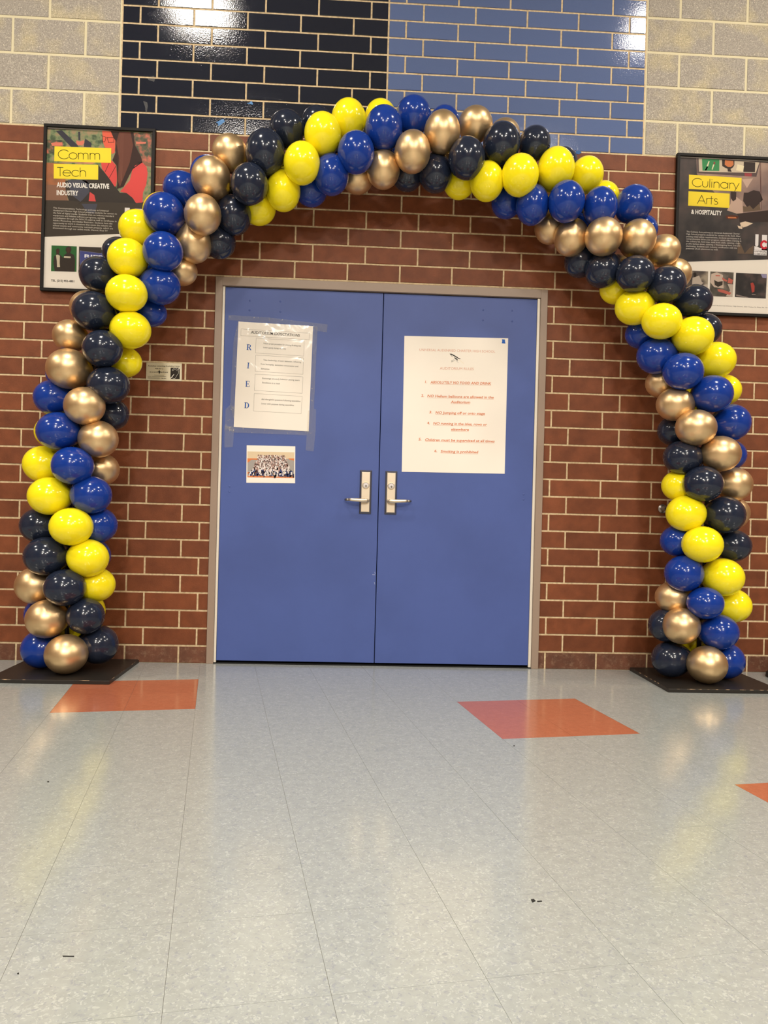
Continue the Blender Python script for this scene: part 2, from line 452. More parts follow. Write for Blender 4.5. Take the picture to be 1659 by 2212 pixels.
Y0 = -0.29
BALLOONS = [
('g',-0.0746,-0.4344,0.1237,0.1087,0.1015,-0.1142,0.1201),('b',-0.2472,-0.3,0.1042,0.1084,0.1035,-0.1138,0.1161),('n',0.0466,-0.3,0.1527,0.1038,0.1026,-0.1158,0.1382),
('g',-0.1938,-0.3923,0.2972,0.106,0.1,-0.1296,0.2977),('n',0.0057,-0.3931,0.3163,0.0966,0.0942,-0.1298,0.315),('b',-0.2862,-0.1838,0.294,0.1038,0.0962,-0.1296,0.2954),
('y',-0.1335,-0.15,0.185,0.1022,0.0971,-0.1201,0.1862),('g',-0.2921,-0.3,0.4604,0.1034,0.0985,-0.1311,0.462),('n',-0.0905,-0.4346,0.4668,0.1063,0.0955,-0.1312,0.4664),
('y',0.0248,-0.3,0.472,0.1013,0.0927,-0.1312,0.4705),('y',-0.0652,-0.1689,0.3141,0.1019,0.0993,-0.1297,0.3135),('n',-0.2094,-0.3826,0.6234,0.1123,0.1014,-0.1324,0.6185),
('y',0.0075,-0.3852,0.6186,0.1065,0.0992,-0.1319,0.6276),('b',-0.0362,-0.1969,0.6196,0.1037,0.0962,-0.132,0.6257),('g',-0.2876,-0.1817,0.623,0.1013,0.0912,-0.1326,0.6154),
('n',-0.2758,-0.3,0.7803,0.1034,0.0948,-0.1226,0.7704),('y',-0.0654,-0.4348,0.7818,0.1099,0.0979,-0.1221,0.7812),('b',0.0291,-0.3,0.7903,0.1001,0.0951,-0.1222,0.7888),
('y',-0.1971,-0.3856,0.9373,0.1098,0.0989,-0.1237,0.938),('b',0.016,-0.3866,0.949,0.1052,0.0992,-0.1228,0.9581),('y',-0.2669,-0.3,1.1061,0.1034,0.0972,-0.1138,1.096),
('b',-0.0667,-0.435,1.0968,0.1074,0.0979,-0.1135,1.0999),('g',0.0202,-0.24,1.0897,0.0952,0.0877,-0.1136,1.0985),('b',-0.158,-0.3896,1.2765,0.1121,0.0989,-0.0904,1.2669),
('g',0.0462,-0.3874,1.2416,0.1016,0.0968,-0.0912,1.261),('y',-0.2499,-0.2002,1.2884,0.1034,0.0908,-0.0906,1.2659),('b',-0.2225,-0.3,1.4616,0.101,0.0936,-0.0645,1.4326),
('g',-0.0131,-0.4349,1.4064,0.1039,0.0979,-0.0674,1.4148),('n',0.0696,-0.24,1.3895,0.0903,0.0852,-0.068,1.411),('g',-0.1212,-0.3724,1.6052,0.1127,0.1054,-0.0373,1.5804),
('n',0.0923,-0.3898,1.5244,0.1088,0.098,-0.0431,1.5492),('b',-0.1978,-0.2013,1.6001,0.1009,0.0883,-0.0391,1.571),('g',-0.1436,-0.3,1.7944,0.0887,0.0838,0.0124,1.7331),
('n',0.071,-0.4344,1.7045,0.1028,0.0957,0.0096,1.7245),('y',0.1317,-0.24,1.6742,0.0903,0.0828,0.0065,1.715),('n',0.0045,-0.3838,1.908,0.1089,0.1016,0.0728,1.8799),
('y',0.1981,-0.3885,1.8169,0.1054,0.0969,0.0688,1.8701),('g',-0.0687,-0.2371,1.9615,0.1002,0.0926,0.0789,1.8937),('b',0.2611,-0.24,1.9458,0.0879,0.0754,0.1304,2.0058),
('y',0.1865,-0.435,1.9944,0.1065,0.0958,0.1358,2.0176),('b',0.3389,-0.355,2.0622,0.104,0.0978,0.2085,2.1409),('n',-0.0039,-0.3,2.1254,0.0987,0.0938,0.1448,2.0355),
('y',0.1763,-0.3981,2.1889,0.1027,0.1002,0.2211,2.1618),('b',0.3656,-0.4322,2.2194,0.1032,0.1008,0.299,2.2682),('g',0.4971,-0.3,2.3121,0.0956,0.1043,0.4269,2.3958),
('g',0.4217,-0.24,2.1784,0.0856,0.078,0.299,2.2683),('n',0.0765,-0.22,2.2736,0.0881,0.0806,0.2238,2.1656),('y',0.1967,-0.3,2.3809,0.099,0.0965,0.3115,2.2853),
('b',0.3524,-0.3747,2.4386,0.1059,0.1059,0.4091,2.3807),('g',0.5654,-0.4345,2.4195,0.095,0.1034,0.5198,2.4738),('y',0.3037,-0.2065,2.5104,0.1064,0.1013,0.4111,2.3825),
('n',0.7073,-0.3,2.4716,0.0921,0.1045,0.6293,2.5652),('n',0.622,-0.24,2.3455,0.0883,0.0908,0.5166,2.4711),('b',0.4211,-0.3,2.6015,0.0967,0.0918,0.5248,2.4779),
('b',0.5465,-0.22,2.7236,0.0962,0.0962,0.6573,2.5882),('g',0.5922,-0.3776,2.6348,0.1024,0.1098,0.6411,2.575),('n',0.802,-0.4315,2.5892,0.0965,0.1074,0.7445,2.6595),
('y',0.969,-0.3306,2.6031,0.0917,0.1078,0.9179,2.7503),('y',0.83,-0.24,2.5414,0.0935,0.0935,0.7379,2.6541),('g',0.6742,-0.3,2.8071,0.0945,0.097,0.7554,2.6684),
('g',0.842,-0.1761,2.8975,0.0924,0.0949,0.8957,2.7426),('n',0.8763,-0.4055,2.7718,0.1033,0.1191,0.8926,2.7411),('y',1.0707,-0.4329,2.7107,0.0956,0.1089,1.042,2.7934),
('b',1.2248,-0.3684,2.6851,0.0936,0.1072,1.182,2.8339),('b',1.112,-0.24,2.6504,0.0888,0.0888,1.0686,2.8012),('n',0.9776,-0.3,2.9515,0.0949,0.0974,1.0334,2.7904),
('n',1.1318,-0.22,3.0339,0.0841,0.0866,1.1889,2.8359),('y',1.1737,-0.3934,2.8865,0.0979,0.1113,1.1883,2.8357),('b',1.352,-0.4328,2.7805,0.0971,0.1093,1.3392,2.8695),
('g',1.5008,-0.3505,2.7336,0.0894,0.1018,1.4782,2.8896),('g',1.3635,-0.24,2.7332,0.089,0.0916,1.3437,2.8702),('y',1.3076,-0.3,3.0206,0.094,0.1052,1.3341,2.8688),
('y',1.4827,-0.22,3.0823,0.087,0.0921,1.4952,2.8918),('b',1.4956,-0.4014,2.9304,0.0993,0.1152,1.4982,2.892),('g',1.6491,-0.4303,2.7997,0.0951,0.1097,1.6522,2.9014),
('n',1.786,-0.32,2.7383,0.0916,0.1016,1.791,2.8971),('n',1.6384,-0.24,2.7589,0.0868,0.0893,1.6291,2.9005),('b',1.6585,-0.3,3.061,0.0956,0.1006,1.6535,2.9014),
('b',1.8379,-0.22,3.0747,0.0822,0.0848,1.8117,2.8955),('g',1.8055,-0.408,2.9218,0.0958,0.1118,1.8031,2.8967),('n',1.9367,-0.4319,2.7787,0.0966,0.1113,1.9507,2.8752),
('y',2.0582,-0.3738,2.6865,0.0907,0.1044,2.0973,2.8383),('y',1.9267,-0.24,2.729,0.087,0.0896,1.9481,2.8755),('g',1.9991,-0.3,3.0279,0.0935,0.0935,1.9594,2.8738),
('g',2.1764,-0.22,3.0196,0.0851,0.0851,2.108,2.8356),('n',2.1291,-0.3878,2.8883,0.0991,0.1103,2.1088,2.8353),('y',2.2234,-0.4344,2.7014,0.0981,0.1104,2.2596,2.7773),
('b',2.3106,-0.3605,2.5765,0.0888,0.1075,2.3792,2.7202),('b',2.1929,-0.24,2.631,0.0847,0.0873,2.2621,2.776),('n',2.3284,-0.3,2.9405,0.0862,0.0913,2.2555,2.7792),
('n',2.5093,-0.22,2.8809,0.0803,0.0803,2.4081,2.7052),('y',2.4291,-0.3806,2.7695,0.0984,0.1134,2.3961,2.7121),('b',2.4755,-0.4347,2.5734,0.096,0.1095,2.5157,2.6432),
('g',2.4407,-0.24,2.5006,0.085,0.0876,2.5211,2.6401),('y',2.6234,-0.3,2.7821,0.0891,0.0967,2.5296,2.635),('y',2.7455,-0.2122,2.7033,0.0884,0.0832,2.6428,2.5629),
('b',2.6642,-0.4131,2.562,0.0905,0.1054,2.6554,2.5519),('g',2.5368,-0.32,2.4229,0.0924,0.0987,2.6309,2.5704),('b',2.8916,-0.3,2.634,0.0996,0.1008,2.7463,2.473),
('b',2.9645,-0.22,2.5203,0.0911,0.0859,2.8326,2.3874),('g',2.6814,-0.4319,2.3976,0.0988,0.1012,2.7513,2.468),('n',2.6153,-0.24,2.3225,0.0877,0.0903,2.7555,2.4639),
('g',2.8837,-0.3909,2.4094,0.095,0.1025,2.8453,2.3747),('n',2.7188,-0.32,2.2532,0.0964,0.0964,2.8489,2.3707),('g',3.065,-0.3,2.3835,0.0895,0.087,2.9363,2.2739),
('n',2.8589,-0.4308,2.2052,0.1015,0.0965,2.9435,2.2635),('y',2.8211,-0.24,2.1785,0.088,0.0854,2.9438,2.2631),('g',3.1649,-0.22,2.2813,0.0913,0.0861,3.0065,2.1721),
('n',3.0397,-0.4092,2.1618,0.1022,0.0997,3.0211,2.1508),('y',2.8947,-0.3367,2.0528,0.1051,0.0962,3.0315,2.1331),('n',3.2397,-0.3,2.1116,0.1026,0.0897,3.0943,2.0262),
('y',3.011,-0.4298,1.9588,0.1054,0.0955,3.1057,2.0045),('b',2.9753,-0.24,1.9307,0.0907,0.0829,3.11,1.9957),('n',3.3359,-0.22,1.9747,0.1006,0.0915,3.1609,1.8902),
('y',3.1949,-0.404,1.8927,0.1088,0.1038,3.1664,1.879),('b',3.031,-0.32,1.7951,0.1069,0.0993,3.1774,1.8521),('y',3.3744,-0.3,1.7882,0.1079,0.1002,3.225,1.73),
('b',3.1343,-0.4319,1.6941,0.1068,0.0993,3.2252,1.7295),('g',3.0989,-0.24,1.6602,0.0909,0.0831,3.2337,1.7054),('b',3.3092,-0.4035,1.5842,0.1102,0.1002,3.2772,1.5758),
('y',3.4603,-0.22,1.6364,0.0995,0.089,3.2772,1.5758),('g',3.1261,-0.3604,1.5264,0.101,0.0909,3.28,1.5644),('g',3.2137,-0.4297,1.3956,0.1082,0.097,3.317,1.4084),
('b',3.4732,-0.3,1.4458,0.1029,0.1016,3.3156,1.4201),('n',3.1776,-0.24,1.3952,0.0935,0.0857,3.3135,1.4287),('n',3.1782,-0.3565,1.2393,0.105,0.0936,3.3362,1.2514),
('g',3.3622,-0.4074,1.2613,0.1077,0.0964,3.3356,1.258),('b',3.5077,-0.2042,1.2722,0.0999,0.0894,3.3358,1.256),('g',3.4983,-0.3,1.1044,0.0978,0.0926,3.3481,1.0968),
('n',3.2591,-0.4334,1.0947,0.1057,0.0957,3.3477,1.1016),('y',3.1889,-0.3,1.087,0.0974,0.0872,3.3482,1.0887),('y',3.1949,-0.3764,0.9336,0.1058,0.0982,3.3499,0.9328),
('n',3.4058,-0.3895,0.9315,0.107,0.1007,3.3499,0.9318),('g',3.5193,-0.2308,0.9438,0.102,0.0941,3.3498,0.942),('b',3.1868,-0.3,0.7797,0.0949,0.0872,3.3491,0.7788),
('y',3.2641,-0.434,0.769,0.1082,0.0982,3.3488,0.7662),('n',3.4998,-0.3,0.7622,0.1003,0.0901,3.3489,0.7673),('b',3.1902,-0.3822,0.6069,0.1031,0.0981,3.3433,0.6018),
('y',3.4083,-0.3825,0.591,0.1109,0.1034,3.343,0.5938),('g',3.1691,-0.3,0.4684,0.0974,0.0872,3.3374,0.4613),('b',3.2887,-0.4336,0.4545,0.0983,0.0858,3.337,0.4525),
('y',3.5089,-0.3,0.429,0.1004,0.0939,3.3363,0.4387),('n',3.1315,-0.3,0.3123,0.0948,0.091,3.3286,0.3011),('g',3.1795,-0.3901,0.323,0.1004,0.0979,3.3293,0.3146),
('b',3.3907,-0.3849,0.2934,0.1058,0.0958,3.3283,0.2969),('n',3.1653,-0.3,0.1259,0.1051,0.1,3.3282,0.1261),('g',3.3106,-0.4269,0.1221,0.1059,0.101,3.3282,0.1222),
('b',3.4754,-0.3,0.1116,0.1029,0.1004,3.3282,0.1114),('y',3.3572,-0.15,0.2026,0.0984,0.0957,3.3281,0.2026),('n',-0.1168,-0.15,0.149,0.085,0.085,-0.1168,0.149),
('n',-0.1298,-0.15,0.3204,0.085,0.085,-0.1298,0.3204),('y',-0.1314,-0.15,0.4924,0.085,0.085,-0.1314,0.4924),('y',-0.1295,-0.15,0.6643,0.085,0.085,-0.1295,0.6643),
('b',-0.1227,-0.15,0.8361,0.085,0.085,-0.1227,0.8361),('b',-0.1196,-0.15,1.0079,0.085,0.085,-0.1196,1.0079),('g',-0.1028,-0.15,1.179,0.085,0.085,-0.1028,1.179),
('g',-0.0776,-0.15,1.3492,0.085,0.085,-0.0776,1.3492),('n',-0.0487,-0.15,1.5187,0.085,0.085,-0.0487,1.5187),('n',-0.0035,-0.15,1.6843,0.085,0.085,-0.0035,1.6843),
('y',0.0583,-0.15,1.8447,0.085,0.085,0.0583,1.8447),('y',0.1285,-0.15,2.0017,0.085,0.085,0.1285,2.0017),('b',0.2143,-0.15,2.1505,0.085,0.085,0.2143,2.1505),
('b',0.3157,-0.15,2.2893,0.085,0.085,0.3157,2.2893),('g',0.4407,-0.15,2.4074,0.085,0.085,0.4407,2.4074),('g',0.5726,-0.15,2.5178,0.085,0.085,0.5726,2.5178),
('n',0.7052,-0.15,2.6273,0.085,0.085,0.7052,2.6273),('n',0.85,-0.15,2.7186,0.085,0.085,0.85,2.7186),('y',1.0094,-0.15,2.7821,0.085,0.085,1.0094,2.7821),
('y',1.1741,-0.15,2.8316,0.085,0.085,1.1741,2.8316),('b',1.3417,-0.15,2.8699,0.085,0.085,1.3417,2.8699),('b',1.5121,-0.15,2.8929,0.085,0.085,1.5121,2.8929),
('g',1.6838,-0.15,2.9004,0.085,0.085,1.6838,2.9004),('g',1.8552,-0.15,2.8891,0.085,0.085,1.8552,2.8891),('n',2.024,-0.15,2.8572,0.085,0.085,2.024,2.8572),
('n',2.1876,-0.15,2.8051,0.085,0.085,2.1876,2.8051),('y',2.3452,-0.15,2.7364,0.085,0.085,2.3452,2.7364),('y',2.4962,-0.15,2.6544,0.085,0.085,2.4962,2.6544),
('b',2.6421,-0.15,2.5633,0.085,0.085,2.6421,2.5633),('b',2.7705,-0.15,2.449,0.085,0.085,2.7705,2.449),('g',2.8899,-0.15,2.3253,0.085,0.085,2.8899,2.3253),
('g',2.9947,-0.15,2.1893,0.085,0.085,2.9947,2.1893),('n',3.0845,-0.15,2.0428,0.085,0.085,3.0845,2.0428),('n',3.1615,-0.15,1.889,0.085,0.085,3.1615,1.889),
('y',3.2252,-0.15,1.7293,0.085,0.085,3.2252,1.7293),('y',3.2796,-0.15,1.5662,0.085,0.085,3.2796,1.5662),('b',3.3182,-0.15,1.3987,0.085,0.085,3.3182,1.3987),
('b',3.338,-0.15,1.2279,0.085,0.085,3.338,1.2279),('g',3.3485,-0.15,1.0563,0.085,0.085,3.3485,1.0563),('g',3.3496,-0.15,0.8843,0.085,0.085,3.3496,0.8843),
('n',3.347,-0.15,0.7123,0.085,0.085,3.347,0.7123),('n',3.3407,-0.15,0.5404,0.085,0.085,3.3407,0.5404),('y',3.3324,-0.15,0.3686,0.085,0.085,3.3324,0.3686),
('y',3.3281,-0.15,0.1968,0.085,0.085,3.3281,0.1968),]
POLE = [(-0.106,0.029),(-0.130,0.291),(-0.131,0.450),(-0.133,0.615),(-0.122,0.779),(-0.124,0.945),(-0.113,1.106),(-0.090,1.267),(-0.065,1.429),(-0.037,1.580),(0.012,1.733),(0.074,1.884),(0.142,2.030),(0.221,2.162),(0.312,2.285),(0.410,2.381),(0.525,2.479),(0.639,2.573),(0.755,2.668),(0.895,2.742),(1.046,2.795),(1.192,2.837),(1.334,2.869),(1.492,2.892),(1.646,2.902),(1.803,2.897),(1.959,2.874),(2.108,2.836),(2.255,2.779),(2.396,2.712),(2.527,2.637),(2.643,2.563),(2.746,2.473),(2.845,2.375),(2.936,2.274),(3.021,2.152),(3.100,2.016),(3.169,1.873),(3.229,1.721),(3.277,1.576),(3.316,1.420),(3.336,1.256),(3.348,1.097),(3.350,0.935),(3.349,0.772),(3.343,0.600),(3.337,0.448),(3.328,0.290),(3.328,0.084)]

MW = cam.matrix_world.inverted()


def px(p):
    c = MW @ Vector(p)
    if c.z > -0.01: return None
    return (829.5 + F_PX * c.x / -c.z, 1106 - F_PX * c.y / -c.z, -c.z)


CO = Vector([r[3] for r in CAM_ROWS])


def hidden(p):
    """does a balloon or a poster stand between the camera and this point"""
    d = Vector(p) - CO
    for c, x, y, z, rx, rz, cx, cz in BALLOONS:
        s = Vector((1 / rx, 1 / (rx * 1.05), 1 / rz))
        o = Vector(((CO.x - x) * s.x, (CO.y - y) * s.y, (CO.z - z) * s.z)); dd = Vector((d.x * s.x, d.y * s.y, d.z * s.z))
        b_ = o.dot(dd); a_ = dd.dot(dd); c_ = o.dot(o) - 1
        if b_ * b_ > a_ * c_: return True
    if 2.09 < p[2] < 3.06 and (-0.42 < p[0] < 0.21 or 3.24 < p[0] < 3.87): return True
    return False


def seen(x0, x1, z0, z1):
    n = 0
    for i in range(5):
        for j in range(3):
            p = (x0 + (x1 - x0) * (i + .5) / 5, 0, z0 + (z1 - z0) * (j + .5) / 3)
            q = px(p)
            if q and 0 < q[0] < 1659 and 0 < q[1] < 2212 and not hidden(p): n += 1
    return n / 15 * (x1 - x0) * (z1 - z0)


def brick_geo(w, h, d, ch=0.0016):
    """box without a back, its front edges chamfered; centred in x and z, front face at y = 0"""
    a, b = w / 2, h / 2
    vs = [(-a, d, -b), (a, d, -b), (a, d, b), (-a, d, b), (-a, ch, -b), (a, ch, -b), (a, ch, b), (-a, ch, b),
          (-a + ch, 0, -b + ch), (a - ch, 0, -b + ch), (a - ch, 0, b - ch), (-a + ch, 0, b - ch)]
    fs = [(0, 1, 5, 4), (1, 2, 6, 5), (2, 3, 7, 6), (3, 0, 4, 7), (4, 5, 9, 8), (5, 6, 10, 9), (6, 7, 11, 10), (7, 4, 8, 11), (8, 9, 10, 11)]
    return vs, fs


_bd = {}


def brick_mesh(w, h, m, d=0.03):
    k = (round(w, 4), round(h, 4), m.name)
    if k not in _bd:
        vs, fs = brick_geo(w, h, d)
        me = pydata('brick', vs, fs); me.materials.append(m); _bd[k] = me
    return _bd[k]


units = []          # name, material, u0, u1, n0, n1


def course_pieces(u0, u1, n, step, phase):
    """cut the bond of one course to the span u0..u1"""
    cuts = [u0]
    u = math.floor((u0 - phase) / step) * step + phase
    while u < u1:
        if u > u0 + 0.2: cuts.append(u)
        u += step
    cuts.append(u1)
    out = list(zip(cuts[:-1], cuts[1:]))
    return [c for c in out if c[1] - c[0] > 0.3]


UA, UB = WALL_X0 / MOD, WALL_X1 / MOD
DL, DR = (FR_X0 - 0.001) / MOD + .0, (FR_X1 + 0.001) / MOD
for n in range(1, 31):
    ph = 1 if n % 2 else 2
    spans = [(UA, DL), (DR, UB)] if n <= 22 else [(UA, UB)]
    for a, b in spans:
        for c, d in course_pieces(a, b, n, 3, ph): units.append(('brick', M_BRICK_DIRTY if n == 1 else M_BRICK, c, d, n - 1, n))
NTOP = 49
for n in range(31, NTOP):
    ph = 1 if n % 2 else 2
    for c, d in course_pieces(0, 15, n, 3, ph): units.append(('navy_glazed_brick', M_NAVYB, c, d, n - 1, n))
    for c, d in course_pieces(15, 30, n, 3, ph): units.append(('blue_glazed_brick', M_BLUEB, c, d, n - 1, n))
for k, n in enumerate(range(30, NTOP - 1, 2)):
    lph = -2 if k % 2 == 0 else -4
    rph = 32 if k % 2 == 0 else 34
    for c, d in course_pieces(UA, 0, n, 4, lph % 4 - 4 * 20): units.append(('concrete_block', M_BLOCK, c, d, n, n + 2))
    for c, d in course_pieces(30, UB, n, 4, rph): units.append(('concrete_block', M_BLOCK, c, d, n, n + 2))
info = []
for nm, m, c, d, n0, n1 in units:
    x0 = c * MOD + JT / 2; x1 = d * MOD - JT / 2
    if abs(d - DL) < 1e-6: x1 = d * MOD - 0.001
    if abs(c - DR) < 1e-6: x0 = c * MOD + 0.001
    if nm == 'concrete_block':
        x0 += .002; x1 -= .002
        if abs(d) < 1e-6: x1 -= 0.004
        if abs(c - 30) < 1e-6: x0 += 0.004
    z0 = n0 * MOD + ZO + JT / 2; z1 = n1 * MOD + ZO - JT / 2
    if n0 == 0: z0 = 0.002
    if nm == 'concrete_block': z0 += .002; z1 -= .0025
    if n1 == 22 and x0 > FR_X0 - 0.3 and x1 < FR_X0 + 0.1: pass
    info.append((seen(x0, x1, z0, z1), nm, m, x0, x1, z0, z1))
info.sort(key=lambda t: -t[0])
cnt = {}
joined = {}
for s_, nm, m, x0, x1, z0, z1 in info:
    jy = random.uniform(-0.0007, 0.0007); w = x1 - x0; h = z1 - z0
    if s_ > 0 and cnt.get(nm, 0) < 300:
        cnt[nm] = cnt.get(nm, 0) + 1
        me = brick_mesh(w, h, m)
        o = link(nm, me, None, wall, ((x0 + x1) / 2, jy, (z0 + z1) / 2))
        o.rotation_euler = (random.uniform(-.004, .004), random.uniform(-.0015, .0015), random.uniform(-.002, .002))
    else:
        V, Fq = joined.setdefault((nm, m.name), ([], []))
        vs, fs = brick_geo(w, h, 0.03); k = len(V)
        V += [(a + (x0 + x1) / 2, b + jy, c_ + (z0 + z1) / 2) for a, b, c_ in vs]; Fq += [[i + k for i in f] for f in fs]
for (nm, mn), (V, Fq) in joined.items():
    o = link(nm + 's_joined' if False else nm, pydata(nm, V, Fq), bpy.data.materials[mn], wall)
    o['kind'] = 'stuff'

M_MORTAR2 = mat('pale_block_mortar', 'ddd3b2', rough=0.95, spec=0.1, bump=(260, 0.6, 0.002))
for a_, b_ in ((WALL_X0, -0.003), (30 * MOD + 0.003, WALL_X1)):
    bm = bmesh.new(); add_box(bm, a_, b_, YB - 0.0008, YB + 0.003, 30 * MOD + ZO + 0.003, CEIL)
    link('block_mortar', mesh_bm(bm, 'block_mortar'), M_MORTAR2, wall)
# ---------------------------------------------------------------- room shell
ROOM_Y = -13.0
M_WALLP = mat('painted_wall', '6f5a48', rough=0.8, bump=(60, 0.1, 0.002))
M_CEILM = mat('ceiling_board', 'a79f90', rough=0.9, bump=(300, 0.3, 0.002))
for nm, b6 in (('wall_left', (WALL_X0 - 0.2, WALL_X0, ROOM_Y, 0.22, -0.05, CEIL)), ('wall_right', (WALL_X1, WALL_X1 + 0.2, ROOM_Y, 0.22, -0.05, CEIL)),
               ('wall_front', (WALL_X0 - 0.2, WALL_X1 + 0.2, ROOM_Y - 0.2, ROOM_Y, -0.05, CEIL))):
    bm = bmesh.new(); add_box(bm, *b6); o = link(nm, mesh_bm(bm, nm), M_WALLP); o['kind'] = 'structure'
bm = bmesh.new(); add_box(bm, WALL_X0 - 0.2, WALL_X1 + 0.2, ROOM_Y - 0.2, 0.22, CEIL, CEIL + 0.2)
o = link('ceiling', mesh_bm(bm, 'ceiling'), M_CEILM); o['kind'] = 'structure'

# ---------------------------------------------------------------- floor of vinyl tiles
FX, FY, PHI = (1.0414,-3.1223,0.1613)
T = 0.3048
bm = bmesh.new(); add_box(bm, WALL_X0, WALL_X1, ROOM_Y, 0.22, -0.05, -0.0012)
floor = link('floor', mesh_bm(bm, 'floor'), M_JOINT); floor['kind'] = 'structure'
floor['label'] = 'pale grey speckled vinyl tile floor with orange accent squares'
cP, sP = math.cos(PHI), math.sin(PHI)


def clip(poly, f):
    out = []
    for i in range(len(poly)):
        a, b = poly[i], poly[(i + 1) % len(poly)]; fa, fb = f(a), f(b)
        if fa >= 0: out.append(a)
        if (fa > 0 > fb) or (fa < 0 < fb):
            t = fa / (fa - fb); out.append((a[0] + (b[0] - a[0]) * t, a[1] + (b[1] - a[1]) * t))
    return out


ORANGE = set()
for bi, bj in ((-2, 7), (4, 5), (6, 1), (-8, 5), (0, -3), (2, 11 - 20), (8, -3), (-8, -1)):
    for a in (0, 1):
        for b in (0, 1): ORANGE.add((bi + a, bj + b))
FV, FF, OV, OF = [], [], [], []
_tm = {}


def prism(poly, z1, z0, g=0.0):
    n = len(poly)
    vs = [(p[0], p[1], z1) for p in poly] + [(p[0], p[1], z0) for p in poly]
    fs = [list(range(n))] + [[i, i + n, (i + 1) % n + n, (i + 1) % n] for i in range(n)]
    return vs, fs


g = 0.0004
for i in range(-26, 40):
    for j in range(-38, 16):
        q = [(i + a, j + b) for a, b in ((0, 0), (1, 0), (1, 1), (0, 1))]
        q = [(a * T + (g if k in (0, 3) else -g), b * T + (g if k in (0, 1) else -g)) for k, (a, b) in enumerate(q)]
        P = [(FX + cP * a - sP * b, FY + sP * a + cP * b) for a, b in q]
        c = (sum(p[0] for p in P) / 4, sum(p[1] for p in P) / 4)
        full = len(P)
        C = P
        for f in (lambda p: 0.0015 - p[1], lambda p: p[1] - ROOM_Y, lambda p: p[0] - WALL_X0, lambda p: WALL_X1 - p[0]): C = clip(C, f)
        if len(C) < 3: continue
        area = abs(sum(C[k][0] * C[(k + 1) % len(C)][1] - C[(k + 1) % len(C)][0] * C[k][1] for k in range(len(C)))) / 2
        if area < 1e-4: continue
        vis = False
        for a in range(5):
            for b in range(5):
                u_, v_ = (i + (a + .5) / 5) * T, (j + (b + .5) / 5) * T
                p = (FX + cP * u_ - sP * v_, FY + sP * u_ + cP * v_, 0)
                if p[1] > 0: continue
                r_ = px(p)
                if r_ and 0 < r_[0] < 1659 and 0 < r_[1] < 2212: vis = True
        org = (i, j) in ORANGE
        if vis:
            cc = (c[0], min(c[1], 0.0))
            vs, fs = prism([(p[0] - cc[0], p[1] - cc[1]) for p in C], 0.0, -0.003)
            o = link('floor_tile', pydata('floor_tile', vs, fs), M_TILE_O if org else M_TILE, floor, (cc[0], cc[1], random.uniform(-1e-4, 1e-4)))
            o.rotation_euler = (random.uniform(-4e-4, 4e-4), random.uniform(-4e-4, 4e-4), 0)
            if org: o['label'] = 'orange floor tile'
        else:
            V, Fq = (OV, OF) if org else (FV, FF)
            vs, fs = prism(C, 0.0, -0.003); k = len(V); V += vs; Fq += [[x + k for x in f] for f in fs]
o = link('floor_tile', pydata('ft', FV, FF), M_TILE, floor); o['kind'] = 'stuff'
o = link('floor_tile', pydata('fo', OV, OF), M_TILE_O, floor); o['kind'] = 'stuff'; o['label'] = 'orange floor tiles'
# scuff marks and specks lying on the tiles
Msc = mat('black_scuff', '1e1c1a', rough=0.7)
def crumb(name, pts2, label, cat, h=0.0015):
    c = (sum(p[0] for p in pts2) / len(pts2), sum(p[1] for p in pts2) / len(pts2))
    vs, fs = prism([(p[0] - c[0], p[1] - c[1]) for p in pts2], h, 0.0002)
    o = link(name, pydata(name, vs, fs), Msc, None, (c[0], c[1], 0.0001)); o['label'] = label; o['category'] = cat
    return o

# ---------------------------------------------------------------- double door
trim = bmesh.new()
JI0, JI1, HZ = 0.607, 2.4575, 2.1765        # inner faces of the jambs, underside of the head
add_box(trim, FR_X0, JI0, -0.010, 0.2, 0.0, FR_Z, 0.0015)
add_box(trim, JI1, FR_X1, -0.010, 0.2, 0.0, FR_Z, 0.0015)
add_box(trim, JI0 - 0.001, JI1 + 0.001, -0.0095, 0.2, HZ, FR_Z - 0.0003, 0.0015)
add_box(trim, JI0, JI1, 0.065, 0.09, 0.0, HZ)   # rebate closing the frame behind the leaves
tr = link('trim_1', mesh_bm(trim, 'trim_1'), M_FRAME); tr['kind'] = 'structure'
tr['label'] = 'taupe metal door frame around the blue double door'
bm = bmesh.new(); add_box(bm, JI0 + 0.001, JI1 - 0.001, 0.058, 0.064, 0.0005, HZ - 0.001)
o = link('gap_shade', mesh_bm(bm, 'gap_shade'), M_BLACK, tr)  # black sheet painting the shade seen through gaps around the leaves
bm = bmesh.new(); add_box(bm, JI0 + 0.001, JI1 - 0.001, 0.002, 0.057, 0.0002, 0.0035)
o = link('threshold_shade', mesh_bm(bm, 'threshold_shade'), M_BLACK, tr)  # black plate added as the dark strip of shade under the leaves

